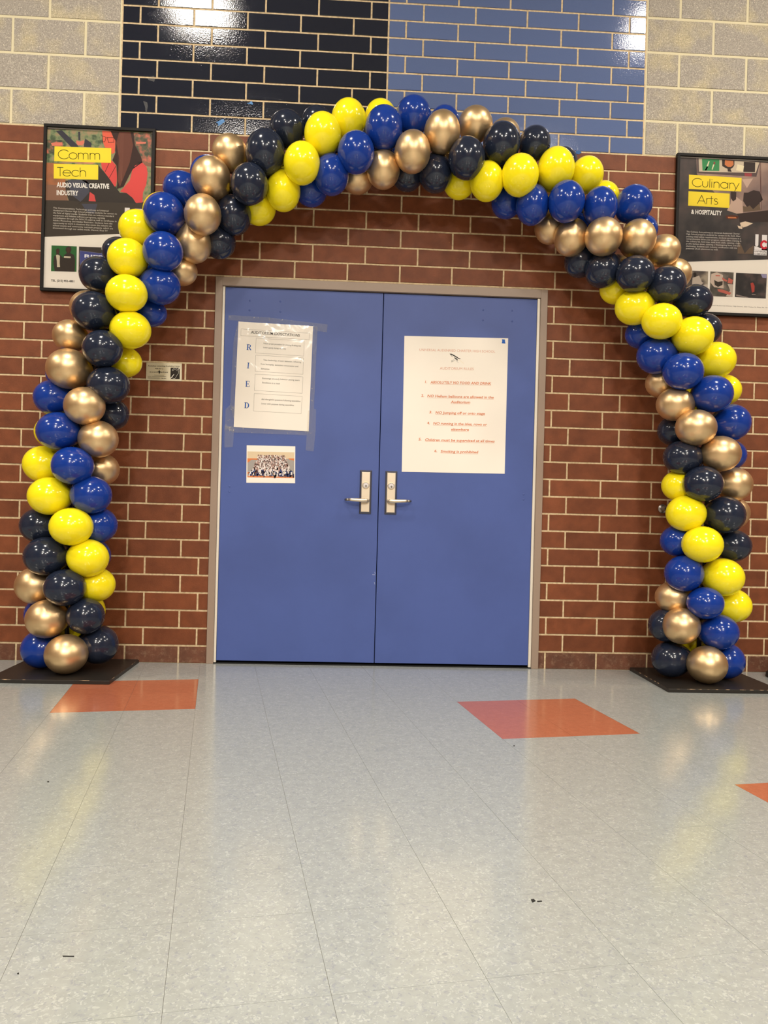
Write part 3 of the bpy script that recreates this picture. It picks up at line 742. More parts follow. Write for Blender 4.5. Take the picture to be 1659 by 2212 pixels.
DX0, DC, DX1 = 0.6215, 1.5355, 2.441
DY = 0.012
leaves = []
for k, (a, b) in enumerate(((DX0, DC - 0.0022), (DC + 0.0022, DX1))):
    bm = bmesh.new(); add_box(bm, a, b, DY, DY + 0.044, 0.0165, HZ - 0.0035, 0.0012)
    cx = (a + b) / 2
    d = link('door_%d' % (k + 1), mesh_bm(bm, 'door'), M_DOOR)
    for v in d.data.vertices: v.co.x -= cx
    d.location = (cx, 0, 0)
    d['kind'] = 'structure'
    d['label'] = ('left blue metal door leaf with lever handle and taped notice', 'right blue metal door leaf with lever handle and printed rules poster')[k]
    leaves.append((d, cx))
    # white continuous hinge
    hx0, hx1 = (JI0 + 0.0005, DX0 - 0.001) if k == 0 else (DX1 + 0.001, JI1 - 0.0005)
    bm = bmesh.new(); add_box(bm, hx0 - cx, hx1 - cx, 0.004, 0.03, 0.006, HZ - 0.001, 0.001)
    link('hinge_strip', mesh_bm(bm, 'hinge_strip'), M_HINGE, d)['label'] = 'white continuous hinge strip'


def wall_pt(p, y): return (p[0], y, p[1])


def bolt(d, cx, p, r=0.0055):
    bm = bmesh.new()
    bmesh.ops.create_uvsphere(bm, u_segments=12, v_segments=8, radius=r)
    bmesh.ops.scale(bm, vec=(1, 0.35, 1), verts=bm.verts)
    bmesh.ops.translate(bm, vec=(p[0] - cx, DY, p[1]), verts=bm.verts)
    link('bolt_cap', mesh_bm(bm, 'bolt_cap', True), M_DOOR, d)


for p in ((0.7630,2.0996), (0.9376,2.1013), (0.7625,2.0435), (0.9391,2.0419), (0.6737,1.0232), (0.6732,0.9922)): bolt(*leaves[0], p)
for p in ((2.1216,2.0979), (2.2925,2.1005), (2.1219,2.0370), (2.2942,2.0381), (2.3896,1.0226), (2.3891,0.9927)): bolt(*leaves[1], p)


def handle_set(d, cx, px0, mir):
    """escutcheon centred at x = px0; mir = -1 lever to the left"""
    z0, z1 = 0.885, 1.138; w = 0.0345; x = px0 - cx; y = DY
    bm = bmesh.new()
    # bevelled plate: wide foot, narrower raised face
    def ring(hw, a, b, yy): return [bm.verts.new((x + sx * hw, yy, z)) for sx, z in ((-1, a), (1, a), (1, b), (-1, b))]
    r0 = ring(w, z0, z1, y); r1 = ring(w, z0, z1, y - 0.004); r2 = ring(w - 0.009, z0 + 0.010, z1 - 0.010, y - 0.016)
    for A, Bq in ((r0, r1), (r1, r2)):
        for k in range(4): bm.faces.new((A[k], A[(k + 1) % 4], Bq[(k + 1) % 4], Bq[k]))
    bm.faces.new(r2)
    esc = link('escutcheon', mesh_bm(bm, 'escutcheon'), M_NICKEL_D, d)
    bm = bmesh.new(); add_box(bm, x - w + 0.0105, x + w - 0.0105, y - 0.019, y - 0.0155, z0 + 0.0115, z1 - 0.0115, 0.0015, 2)
    link('escutcheon_face', mesh_bm(bm, 'face'), M_NICKEL, esc)
    # key cylinder
    zc = 1.0505
    bm = bmesh.new(); add_cyl(bm, (x, y - 0.0185, zc), (0, -1, 0), 0.0215, 0.0185, 0.009, 40)
    cyl = link('lock_collar', mesh_bm(bm, 'lock_collar'), M_NICKEL, esc)
    bm = bmesh.new(); add_cyl(bm, (x, y - 0.0272, zc), (0, -1, 0), 0.0158, 0.0158, 0.0006, 40); link('cylinder_gap', mesh_bm(bm, 'g'), M_DARK, esc)
    bm = bmesh.new(); add_cyl(bm, (x, y - 0.0275, zc), (0, -1, 0), 0.0148, 0.0142, 0.0022, 40)
    link('lock_cylinder', mesh_bm(bm, 'lock_cylinder'), M_STEEL, esc)
    bm = bmesh.new(); add_cyl(bm, (x + .001, y - 0.0294, zc - .005), (0, -1, 0), 0.0066, 0.0066, 0.0007, 24)
    link('key_plug', mesh_bm(bm, 'key_plug'), M_NICKEL_D, esc)
    bm = bmesh.new(); add_box(bm, x, x + 0.002, y - 0.0304, y - 0.0300, zc - 0.0095, zc - 0.0008)
    link('keyhole', mesh_bm(bm, 'keyhole'), M_DARK, esc)
    # lever: neck out of the plate, then a flat bar that curves back to the door
    zl = 0.9625
    bm = bmesh.new(); add_cyl(bm, (x + mir * -0.010, y - 0.018, zl), (0, -1, 0), 0.014, 0.012, 0.020, 24)
    tube(bm, [(x - mir * 0.014, y - 0.040, zl - 0.001), (x - mir * 0.006, y - 0.043, zl - 0.0008), (x + mir * 0.02, y - 0.046, zl), (x + mir * 0.05, y - 0.047, zl + 0.001),
              (x + mir * 0.080, y - 0.046, zl + 0.002), (x + mir * 0.098, y - 0.042, zl + 0.002)],
         [(0.007, 0.006), (0.0115, 0.008), (0.0112, 0.008), (0.0102, 0.0075), (0.0092, 0.007), (0.0078, 0.006)], 16)
    lv = link('lever', mesh_bm(bm, 'lever', True), M_NICKEL, esc)
    bm = bmesh.new()
    tube(bm, [(x + mir * 0.0965, y - 0.042, zl + 0.002), (x + mir * 0.110, y - 0.034, zl + 0.002), (x + mir * 0.117, y - 0.018, zl + 0.002)],
         [(0.0076, 0.006), (0.0072, 0.005), (0.0068, 0.005)], 14)
    link('lever_return', mesh_bm(bm, 'lever_return', True), M_NICKEL_D, esc)


handle_set(*leaves[0], 1.4590, -1)
handle_set(*leaves[1], 1.6070, 1)
# paint chips near the meeting edge of the left leaf
fl = Flat((leaves[0][1], 0, 0), DY - 0.0004)
for a, b, w in (((1.5117,0.5317),(1.5273,0.5307),.002), ((1.5253,0.5468),(1.5277,0.5361),.0016), ((1.5247,0.4875),(1.5277,0.4754),.0016)): fl.line([a, b], w)
fl.build('paint_chip', ink('c9cdde'), leaves[0][0])

# ---------------------------------------------------------------- notices on the doors
def sheet(name, label, cat, corners, y, th=0.0008, m=None, part='paper'):
    cx = sum(c[0] for c in corners) / 4; cz = sum(c[1] for c in corners) / 4
    root = thing(name, label, cat, (cx, y, cz))
    vs, fs = prism([(c[0] - cx, c[1] - cz) for c in corners], 0, 0)
    n = len(corners)
    P = [(c[0] - cx, c[1] - cz) for c in corners]
    vs = [(a, 0.0, b) for a, b in P] + [(a, -th, b) for a, b in P]
    fs = [list(range(n, 2 * n)), list(range(n))[::-1]] + [[i, (i + 1) % n, (i + 1) % n + n, i + n] for i in range(n)]
    me = pydata(part, vs, fs)
    bmx = bmesh.new(); bmx.from_mesh(me); bmesh.ops.recalc_face_normals(bmx, faces=bmx.faces); bmx.to_mesh(me); bmx.free()
    pp = link(part, me, m or M_PAPER, root)
    return root, pp


def tape_mat():
    m, nt, b = new_mat('clear_tape'); N, L = nt.nodes, nt.links
    tr_ = N.new('ShaderNodeBsdfTransparent'); tr_.inputs[0].default_value = (0.97, 0.96, 0.93, 1)
    mx = N.new('ShaderNodeMixShader')
    b.inputs['Base Color'].default_value = (0.75, 0.73, 0.7, 1); b.inputs['Roughness'].default_value = 0.16
    tc = N.new('ShaderNodeTexCoord')
    n = N.new('ShaderNodeTexNoise'); n.inputs['Scale'].default_value = 55; n.inputs['Detail'].default_value = 3; n.inputs['Distortion'].default_value = 2; L.new(tc.outputs['Object'], n.inputs['Vector'])
    r = N.new('ShaderNodeMapRange'); r.inputs[1].default_value = 0.62; r.inputs[2].default_value = 0.75; r.inputs[3].default_value = 0.10; r.inputs[4].default_value = 0.5
    L.new(n.outputs['Fac'], r.inputs[0]); L.new(r.outputs[0], mx.inputs[0])
    bp = N.new('ShaderNodeBump'); bp.inputs['Strength'].default_value = 0.8; bp.inputs['Distance'].default_value = 0.004
    L.new(n.outputs['Fac'], bp.inputs['Height']); L.new(bp.outputs[0], b.inputs['Normal'])
    L.new(tr_.outputs[0], mx.inputs[1]); L.new(b.outputs[0], mx.inputs[2]); L.new(mx.outputs[0], N['Material Output'].inputs[0])
    return m


def sleeve_mat():
    m, nt, b = new_mat('clear_plastic_sleeve'); N, L = nt.nodes, nt.links
    tr_ = N.new('ShaderNodeBsdfTransparent'); mx = N.new('ShaderNodeMixShader'); gl = N.new('ShaderNodeBsdfGlossy')
    gl.inputs['Roughness'].default_value = 0.12
    tc = N.new('ShaderNodeTexCoord'); n = N.new('ShaderNodeTexNoise'); n.inputs['Scale'].default_value = 9; n.inputs['Detail'].default_value = 2; n.inputs['Distortion'].default_value = 1
    L.new(tc.outputs['Object'], n.inputs['Vector'])
    bp = N.new('ShaderNodeBump'); bp.inputs['Strength'].default_value = 0.5; bp.inputs['Distance'].default_value = 0.006
    L.new(n.outputs['Fac'], bp.inputs['Height']); L.new(bp.outputs[0], gl.inputs['Normal'])
    mx.inputs[0].default_value = 0.03
    L.new(tr_.outputs[0], mx.inputs[1]); L.new(gl.outputs[0], mx.inputs[2]); L.new(mx.outputs[0], N['Material Output'].inputs[0])
    return m


M_TAPE = tape_mat(); M_SLEEVE = sleeve_mat()
NY = DY
# left notice
root, paper = sheet('taped_notice', 'white notice headed Auditorium Expectations in a taped plastic sleeve on left door', 'notice',
                    [(0.7004,1.9764), (1.1300,1.9655), (1.1201,1.3548), (0.6882,1.3667)], NY - 0.0012)
O = root.location
fl = Flat(O, NY - 0.0024)
fl.text('AUDITORIUM EXPECTATIONS', (0.7732,1.9095), (1.0550,1.9017), 0.0150, bold=0.012, serif=True)
fl.build('title_lettering', ink('2a2522'), paper)
fl = Flat(O, NY - 0.0024)
for q in ([(0.7169,1.9337), (1.1113,1.9236), (1.1096,1.8858), (0.7151,1.8958)], [(0.8039,1.8843), (1.0808,1.8770), (1.0799,1.7896), (0.8030,1.7983)],
          [(0.8044,1.7860), (1.0802,1.7795), (1.0787,1.6846), (0.8033,1.6922)], [(0.8034,1.6759), (1.0787,1.6695), (1.0773,1.5742), (0.8015,1.5813)],
          [(0.8012,1.5639), (1.0774,1.5564), (1.0745,1.4560), (0.8003,1.4624)]): fl.outline(q, 0.0009)
fl.build('box_outline', ink('5a5450'), paper)
fl = Flat(O, NY - 0.0024)
for s_, a, b in (('Follow proper procedure for entering & taking seat', (0.8478,1.8511), (1.0630,1.8445)), ('Listen quietly during assembly', (0.8472,1.8278), (0.9766,1.8239)),
                 ("Take leadership of one's behavior, refraining", (0.8483,1.7554), (1.0666,1.7502)), ('from horseplay, excessive conversation and', (0.8343,1.7316), (1.0498,1.7248)),
                 ('distraction', (0.8342,1.7045), (0.8843,1.7031)), ('Encourage scholarly behavior among peers', (0.8452,1.6495), (1.0596,1.6451)),
                 ('Excellence is a must', (0.8459,1.6243), (0.9473,1.6219)), ('Ask thoughtful questions following assemblies', (0.8433,1.5285), (1.0685,1.5234)),
                 ('Listen with purpose during assemblies', (0.8439,1.5033), (1.0316,1.4985))):
    fl = Flat(O, NY - 0.0024); fl.text(s_, a, b, 0.0088); fl.build('small_lettering', ink('3a3532'), paper)
def slab_letter(f_, ch, a, b, h):
    """bold serif capital from baseline corner a to b, height h"""
    L_ = math.hypot(b[0] - a[0], b[1] - a[1]); ux, uz = (b[0] - a[0]) / L_, (b[1] - a[1]) / L_
    P = lambda x, z: (a[0] + ux * x * L_ - uz * z * h, a[1] + uz * x * L_ + ux * z * h)
    B = lambda x0, x1, z0, z1: f_.poly(P(x0, z0), P(x1, z0), P(x1, z1), P(x0, z1))
    if ch == 'I': B(.27, .73, 0, 1); B(0, 1, 0, .07); B(0, 1, .93, 1); return
    B(.12, .36, 0, 1); B(0, .48, 0, .06); B(0, .4, .94, 1)
    if ch == 'E': B(.36, .95, .92, 1); B(.36, 1, 0, .08); B(.36, .72, .46, .54); B(.87, .95, .74, 1); B(.92, 1, 0, .28); B(.66, .72, .36, .64)
    def bowl(cx, cz, rx, rz, inn):
        n = 14
        for k in range(n):
            t0 = -math.pi / 2 + math.pi * k / n; t1 = -math.pi / 2 + math.pi * (k + 1) / n
            Q = lambda t, q, w: P(cx + (rx * math.cos(t)) * q, cz + rz * math.sin(t) * w)
            f_.poly(Q(t0, inn, .84), Q(t0, 1, 1), Q(t1, 1, 1), Q(t1, inn, .84))
    if ch == 'D': B(.36, .52, .92, 1); B(.36, .52, 0, .08); bowl(.48, .5, .5, .5, .52)
    if ch == 'R':
        B(.36, .5, .92, 1); B(.36, .5, .46, .54); bowl(.46, .73, .40, .27, .45)
        f_.poly(P(.40, .5), P(.62, .5), P(.98, .04), P(.98, 0), P(.74, 0))
for ch, a, b in (('R', (0.7499,1.8134), (0.7787,1.8129)), ('I', (0.7556,1.7079), (0.7679,1.7072)), ('E', (0.7491,1.6016), (0.7737,1.6013)), ('D', (0.7449,1.4772), (0.7738,1.4766))):
    fl = Flat(O, NY - 0.0024); slab_letter(fl, ch, a, b, 0.0335); fl.build('blue_letter', ink('2f5fae'), paper)



def strip(name, root, pts, y, m):
    f_ = Flat(root.location, y); f_.poly(*pts); return f_.build(name, m, root)


strip('plastic_sleeve', root, [(0.6946,1.9782), (1.1541,1.9664), (1.1519,1.7486), (1.1470,1.4840), (1.1216,1.3393), (0.6802,1.3335), (0.6686,1.4879), (0.6746,1.8594)], NY - 0.0030, M_SLEEVE)
for i_, q in enumerate(([(0.6420,2.0121), (0.7207,2.0089), (0.8786,2.0057), (0.8847,1.9912), (0.8678,1.9750), (0.6408,1.9827)], [(0.8709,2.0054), (1.2139,1.9783), (1.2104,1.9327), (1.1548,1.9384), (1.1308,1.9655), (0.8793,1.9755)],
                        [(1.1561,1.9626), (1.1470,1.4840), (1.1259,1.4755), (1.1309,1.9616)], [(0.6968,1.9686), (0.6746,1.8594), (0.6647,1.4917), (0.6875,1.4227), (0.6987,1.9686)],
                        [(0.6647,1.4917), (0.6392,1.4676), (0.6377,1.3438), (0.6890,1.3667), (0.6910,1.4848)], [(0.6354,1.3780), (0.6921,1.3605), (0.6865,1.2506), (0.6387,1.2460)],
                        [(1.1135,1.4740), (1.1597,1.4865), (1.1603,1.3620), (1.1518,1.2386), (1.1064,1.2437), (1.1099,1.3605)], [(0.6375,1.3684), (1.1326,1.3579), (1.1042,1.3311), (0.8241,1.3336), (0.6831,1.3344)])):
    strip('clear_tape', root, q, NY - 0.0034 - 0.0002 * i_, M_TAPE)
# right poster of rules
root, paper = sheet('rules_poster', 'large white poster of auditorium rules in orange type on right door', 'poster',
                    [(1.6625,1.9291), (2.2737,1.9373), (2.2740,1.1411), (1.6676,1.1355)], NY - 0.0004)
O = root.location
fl = Flat(O, NY - 0.0016)
fl.text('UNIVERSAL AUDENRIED CHARTER HIGH SCHOOL', (1.7526,1.8443), (2.1987,1.8493), 0.0138)
fl.build('heading_lettering', ink('dba58d'), paper); fl = Flat(O, NY - 0.0016)
fl.text('AUDITORIUM RULES', (1.8754,1.7398), (2.0744,1.7426), 0.0150)
fl.build('heading_lettering', ink('dba58d'), paper)
fl = Flat(O, NY - 0.0016)
for s_, a, b, u_ in (('1.', (1.7903,1.6573), (1.8017,1.6572), 0), ('ABSOLUTELY NO FOOD AND DRINK', (1.8218,1.6567), (2.1797,1.6606), 1),
                     ('2.', (1.7698,1.5762), (1.7862,1.5764), 0), ('NO Helium balloons are allowed in the', (1.8059,1.5762), (2.1967,1.5797), 1), ('Auditorium', (1.9450,1.5456), (2.0581,1.5465), 1),
                     ('3.', (1.8194,1.4814), (1.8366,1.4815), 0), ('NO Jumping off or onto stage', (1.8564,1.4801), (2.1476,1.4833), 1),
                     ('4.', (1.8080,1.4178), (1.8244,1.4179), 0), ('NO running in the isles, rows or', (1.8449,1.4169), (2.1605,1.4198), 1), ('elsewhere', (1.9500,1.3850), (2.0553,1.3862), 1),
                     ('5.', (1.7609,1.3209), (1.7773,1.3209), 0), ('Children must be supervised at all times', (1.7982,1.3195), (2.2084,1.3229), 1),
                     ('6.', (1.8552,1.2559), (1.8717,1.2560), 0), ('Smoking is prohibited', (1.8922,1.2546), (2.1123,1.2561), 1)):
    fl.text(s_, a, b, 0.0150, bold=0.022, shear=0.15, under=bool(u_))
fl.build('rule_lettering', ink('d67f52'), paper)
fl = Flat(O, NY - 0.0016)
fl.poly((1.9300,1.8348),(1.9428,1.8344),(1.9561,1.8284),(1.9749,1.8176),(1.9853,1.8106),(1.9965,1.8069),(1.9945,1.8044),(1.9822,1.8064),(1.9709,1.8134),(1.9563,1.8202),(1.9438,1.8271),(1.9397,1.8245),(1.9524,1.8139),(1.9432,1.8189))
fl.poly((1.9565,1.8141),(1.9689,1.8117),(1.9773,1.8038),(1.9808,1.7957),(1.9754,1.7972),(1.9628,1.8074)); fl.line([(1.9396,1.8319), (1.9771,1.8120)], 0.0012)
fl.line([(1.9586,1.8113), (1.9735,1.7922), (1.9831,1.7844)], 0.0011); fl.line([(1.9708,1.8146), (1.9896,1.8042)], 0.0011)
fl.text('A', (1.9433,1.7842), (1.9514,1.7873), 0.011); fl.text('U', (1.9518,1.7894), (1.9603,1.7938), 0.010)
fl.build('rocket_emblem', ink('4a4a48'), paper)
fl = Flat(O, NY - 0.0016); fl.line([(1.9864,1.8000), (2.0002,1.7911), (2.0141,1.7802)], 0.0009); fl.build('rocket_flame', ink('ecd9a0'), paper)
fl = Flat(O, NY - 0.0020); fl.poly((2.2367,1.9302),(2.2545,1.9292),(2.2556,1.9169),(2.2584,1.9056),(2.2427,1.9062),(2.2360,1.9072),(2.2391,1.9184)); fl.build('blue_tape', ink('2a62b8'), root)
# group photo
root, paper = sheet('group_photo', 'small printed group photo taped below the notice on left door', 'photo',
                    [(0.7653,1.2633), (1.0452,1.2658), (1.0496,1.0512), (0.7687,1.0466)], NY - 0.0004)
O = root.location
fl = Flat(O, NY - 0.0014); fl.poly((0.7707,1.2278),(1.0409,1.2310),(1.0408,1.1920),(0.7713,1.1880)); fl.build('picture_wall', ink('dcc6a4'), paper)
fl = Flat(O, NY - 0.0014); fl.poly((0.7713,1.1880),(0.8328,1.1887),(1.0408,1.1920),(1.0426,1.0815),(0.7741,1.0783)); fl.build('picture_steps', ink('a39c96'), paper)
fl = Flat(O, NY - 0.0016)
for q in ([(0.7713,1.1880),(0.8328,1.1887),(0.8309,1.1817),(0.7934,1.1810),(0.7833,1.1698),(0.7720,1.1622)], [(1.0062,1.1942),(1.0407,1.1952),(1.0400,1.1825),(1.0105,1.1890)], [(0.7733,1.1087),(0.7973,1.1083),(0.7976,1.0957),(0.7736,1.0971)], [(0.7738,1.0887),(0.8646,1.0881),(1.0424,1.0879),(1.0426,1.0815),(0.7741,1.0783)], [(0.9204,1.1107),(0.9393,1.1102),(0.9386,1.0955),(0.9208,1.0971)]): fl.poly(*q)
fl.build('picture_bleachers', ink('d97b43'), paper)
cols = {'34272a': [], '6d4a42': [], 'd9c3bb': [], 'a9857a': [], '3b4a78': [], 'efe6e0': []}
rr = random.Random(3)
P4 = [(0.8324,1.2070), (0.9890,1.2094), (1.0423,1.0910), (0.7789,1.0941)]
for r_ in range(26):
    t = r_ / 25
    for c_ in range(34):
        s_ = (c_ + rr.random()) / 34
        wl = P4[0][0] + (P4[3][0] - P4[0][0]) * t ** 1.6; wr = P4[1][0] + (P4[2][0] - P4[1][0]) * t ** 1.4
        x = wl + (wr - wl) * s_; z = P4[0][1] + (P4[3][1] - P4[0][1]) * t + rr.uniform(-.002, .002)
        k = rr.choice(['34272a', '34272a', '6d4a42', 'd9c3bb', 'a9857a', 'efe6e0', 'd9c3bb'] if t < .78 else ['34272a', '3b4a78', '3b4a78', 'efe6e0', '34272a', '6d4a42'])
        cols[k].append((x, z, t))
for n_, (k, L_) in enumerate(cols.items()):
    fl = Flat(O, NY - 0.0018 - 0.0001 * n_)
    for x, z, t in L_:
        w = rr.uniform(.0016, .0034) * (1 + t * .7); h = w * rr.uniform(.9, 1.9 + t)
        fl.poly((x - w, z - h), (x + w, z - h * rr.uniform(.6, 1)), (x + w * .7, z + h), (x - w * .8, z + h * .8))
    fl.build('picture_crowd', ink(k), paper)['kind'] = 'stuff'

# ---------------------------------------------------------------- framed posters
def framed(name, label, x0, x1, z0, z1, tilt=0.0):
    cx, cz = (x0 + x1) / 2, (z0 + z1) / 2
    root = thing(name, label, 'poster', (cx, 0, cz))
    bm = bmesh.new(); w = 0.0165; a, b = (x1 - x0) / 2, (z1 - z0) / 2
    for q in ((-a, a, b - w, b), (-a, a, -b, -b + w), (-a, -a + w, -b + w - .0005, b - w + .0005), (a - w, a, -b + w - .0005, b - w + .0005)):
        add_box(bm, q[0], q[1], -0.027, -0.001, q[2], q[3], 0.0012)
    link('frame', mesh_bm(bm, 'frame'), M_PFRAME, root)
    bm = bmesh.new(); add_box(bm, -a + w, a - w, -0.013, -0.004, -b + w, b - w)
    pr = link('poster_sheet', mesh_bm(bm, 'sheet'), M_PAPER, root)
    g_ = Flat((0, 0, 0), -0.020); g_.poly((-a + w - .002, -b + w - .002), (a - w + .002, -b + w - .002), (a - w + .002, b - w + .002), (-a + w - .002, b - w + .002))
    g_.build('glazing', M_GLAZE, root)
    return root, pr


m, nt, b = new_mat('clear_glazing'); N, L = nt.nodes, nt.links
fr = N.new('ShaderNodeFresnel'); fr.inputs[0].default_value = 1.25
tr_ = N.new('ShaderNodeBsdfTransparent'); gl = N.new('ShaderNodeBsdfGlossy'); gl.inputs['Roughness'].default_value = 0.03
mx = N.new('ShaderNodeMixShader'); L.new(fr.outputs[0], mx.inputs[0]); L.new(tr_.outputs[0], mx.inputs[1]); L.new(gl.outputs[0], mx.inputs[2]); L.new(mx.outputs[0], N['Material Output'].inputs[0])
M_GLAZE = m


def foliage_mat(name, c1, c2, c3, sc):
    m, nt, b = new_mat(name); N, L = nt.nodes, nt.links; b.inputs['Roughness'].default_value = 0.6
    tc = N.new('ShaderNodeTexCoord'); n = N.new('ShaderNodeTexNoise'); n.inputs['Scale'].default_value = sc; n.inputs['Detail'].default_value = 6
    L.new(tc.outputs['Object'], n.inputs['Vector'])
    cr = N.new('ShaderNodeValToRGB'); L.new(n.outputs['Fac'], cr.inputs[0])
    cr.color_ramp.elements[0].position = 0.36; cr.color_ramp.elements[0].color = (*hexc(c1), 1)
    cr.color_ramp.elements[1].position = 0.66; cr.color_ramp.elements[1].color = (*hexc(c3), 1)
    e = cr.color_ramp.elements.new(0.5); e.color = (*hexc(c2), 1)
    L.new(cr.outputs[0], b.inputs['Base Color'])
    return m


def flat(root, par, name, colr, y, *polys):
    for q in polys:
        f_ = Flat(root.location, y); f_.poly(*q)
        f_.build(name, ink(colr) if isinstance(colr, str) else colr, par)


PY = -0.0133
PS = 0.25


def uc_logo(root, par, T_, y):
    """the white U and red C emblem; T_ maps (0..1, 0..1) of the logo box to the poster"""
    f_ = Flat(root.location, y)
    f_.poly(T_(0, .08), T_(0, .0), T_(.0, .0), T_(.06, 0)) if False else None
    pts = [T_(.08, 1), T_(.33, 1), T_(.33, .5)] + [T_(.205 + .125 * math.cos(t), .5 + .09 * math.sin(t)) for t in [-math.pi * k / 10 for k in range(1, 10)]] + [T_(.08, .5)]
    f_.poly(*pts)
    f_.poly(T_(.60, .98), T_(1, .98), T_(1, .25), T_(.60, .25))
    f_.poly(*[T_(.02, .42), T_(.30, .40), T_(.45, .34), T_(1, .34), T_(1, .25), T_(.02, .25)])
    f_.poly(T_(0, .24), T_(1, .24), T_(1, 0), T_(0, 0))
    f_.build('emblem_white', ink('efe9e6'), par)
    f_ = Flat(root.location, y - .0001)
    c = T_(.78, .51); ex = T_(1.08, .51); ey = T_(.78, .73)
    f_.disc(c, abs(ex[0] - c[0]), abs(ey[1] - c[1]), 26, 0.52, math.radians(35), math.radians(325))
    f_.build('emblem_red', ink('cf2336'), par)
    f_ = Flat(root.location, y - .0001)
    f_.text('UNIVERSAL', T_(.03, .14), T_(.97, .14), 0.0085, bold=.012); f_.text('COMPANIES', T_(.03, .02), T_(.97, .02), 0.0085, bold=.012)
    f_.build('emblem_lettering', ink('2c2622'), par)


# left poster
xl0, xl1, zl0, zl1 = -0.4145, 0.2090, 2.1025, 3.0465
root, sh = framed('framed_poster', 'black-framed Comm Tech poster on brick wall left of the arch', xl0, xl1, zl0, zl1)
O = root.location
W = 0.0165
ix0, ix1, iz0, iz1 = xl0 + W, xl1 - W, zl0 + W, zl1 - W
flat(root, sh, 'dark_ground', '453c33', PY, [(ix0, iz1 - .004), (ix1 - .002, iz1 - .004), (ix1 - .002, (0.1945,2.4584)[1]), (-0.4011,2.4090), (ix0, (-0.4011,2.4090)[1])])
flat(root, sh, 'park_picture', foliage_mat('park_print', '46583a', '7f8c62', 'a58a68', 34), PY - PS * .0004, [(-0.4035,3.0188), (0.1836,3.0344), (0.1881,2.6326), (-0.2868,2.6209), (-0.4025,2.6174)])
flat(root, sh, 'ground_picture', foliage_mat('ground_print', '8a5a38', 'a9663c', '7f5b40', 9), PY - PS * .0006, [(-0.4018,2.8301), (-0.3003,2.8307), (-0.2895,2.7329), (-0.2750,2.6215), (-0.4025,2.6174)])
flat(root, sh, 'path_picture', '8c6550', PY - PS * .0008, [(-0.4030,2.7062), (-0.2910,2.7071), (-0.2750,2.6215), (-0.4025,2.6174)], [(0.1422,2.8562), (0.1855,2.8561), (0.1860,2.8346), (0.1511,2.8394)])
flat(root, sh, 'foliage_picture', foliage_mat('leaf_print', '34402f', '5a5a42', 'cf6f58', 30), PY - PS * .0008, [(-0.4021,2.9604), (-0.3119,2.9618), (-0.3089,2.9244), (-0.3563,2.9242), (-0.3562,2.8836), (-0.4022,2.8814)], [(0.0745,3.0225), (0.1846,3.0280), (0.1867,2.8583), (0.1379,2.8560), (0.0905,2.8881)])
flat(root, sh, 'trunk_picture', '3c3a44', PY - PS * .0010, [(-0.3509,3.0120), (-0.3175,3.0180), (-0.2273,2.9369), (-0.2249,2.9276), (-0.2648,2.9257)], [(-0.2271,3.0139), (-0.2157,3.0145), (-0.2133,2.9654), (-0.2246,2.9661)], [(-0.1862,2.9775), (-0.1519,2.9535), (-0.1513,2.9299), (-0.1934,2.9292), (-0.1900,2.9601)])
flat(root, sh, 'red_leaf_picture', 'dc7f68', PY - PS * .0012, [(-0.2364,2.9656), (-0.2194,2.9587), (-0.1923,2.9677), (-0.1906,2.9516), (-0.2021,2.9382), (-0.2273,2.9369), (-0.2352,2.9494)], [(0.0969,2.9743), (0.1562,2.9750), (0.1522,2.9641), (0.0993,2.9594)], [(-0.3765,2.9424), (-0.3536,2.9478), (-0.3137,2.9498), (-0.3112,2.9307), (-0.3698,2.9257)])
# person in a red top seen from the side
flat(root, sh, 'picture_bag', '3a332e', PY - PS * .0014, [(-0.1154,2.8396), (-0.0936,2.8106), (-0.0458,2.7571), (-0.0109,2.7116), (0.0153,2.6785), (0.0533,2.6802), (0.0879,2.6517), (0.1056,2.6225), (-0.0255,2.6208), (-0.2110,2.6167), (-0.2700,2.6217), (-0.2882,2.6773), (-0.2916,2.7328), (-0.1972,2.7415), (-0.1132,2.7497)])
flat(root, sh, 'picture_bag_panel', '4c4c58', PY - PS * .0016, [(-0.2770,2.7377), (-0.1804,2.7423), (-0.1546,2.7220), (-0.1576,2.6705), (-0.1944,2.6260), (-0.2047,2.6170), (-0.2496,2.6492), (-0.2719,2.6995)], [(-0.1981,2.6062), (-0.1097,2.6102), (-0.1132,2.5800), (-0.1210,2.5539), (-0.1547,2.5524), (-0.1762,2.5729)])
flat(root, sh, 'picture_shirt', 'd9504c', PY - PS * .0016, [(-0.0944,2.8449), (-0.0357,2.8605), (-0.0096,2.8318), (-0.0029,2.7634), (-0.0068,2.7161), (-0.0151,2.7114), (-0.0436,2.7529), (-0.0894,2.8108)],
     [(0.0913,2.8559), (0.1124,2.8612), (0.1379,2.8560), (0.1619,2.8313), (0.1683,2.7973), (0.1622,2.7325), (0.1443,2.6844), (0.1436,2.6285), (0.1077,2.6234), (0.0879,2.6517), (0.0534,2.6781), (0.0151,2.6849), (0.0686,2.7496), (0.0818,2.8146)],
     [(-0.1535,2.6750), (-0.1278,2.6590), (-0.1185,2.6226), (-0.1585,2.6225)], [(-0.2014,2.7413), (-0.1740,2.7383), (-0.1545,2.7178), (-0.1758,2.7253)])
flat(root, sh, 'picture_face', 'e2684f', PY - PS * .0018, [(-0.0926,3.0258), (-0.0355,3.0235), (-0.0174,2.9729), (-0.0183,2.9257), (-0.0199,2.9042), (-0.0366,2.8948), (-0.0395,2.9281), (-0.0755,2.9315), (-0.0845,2.9568), (-0.0894,2.9822)])
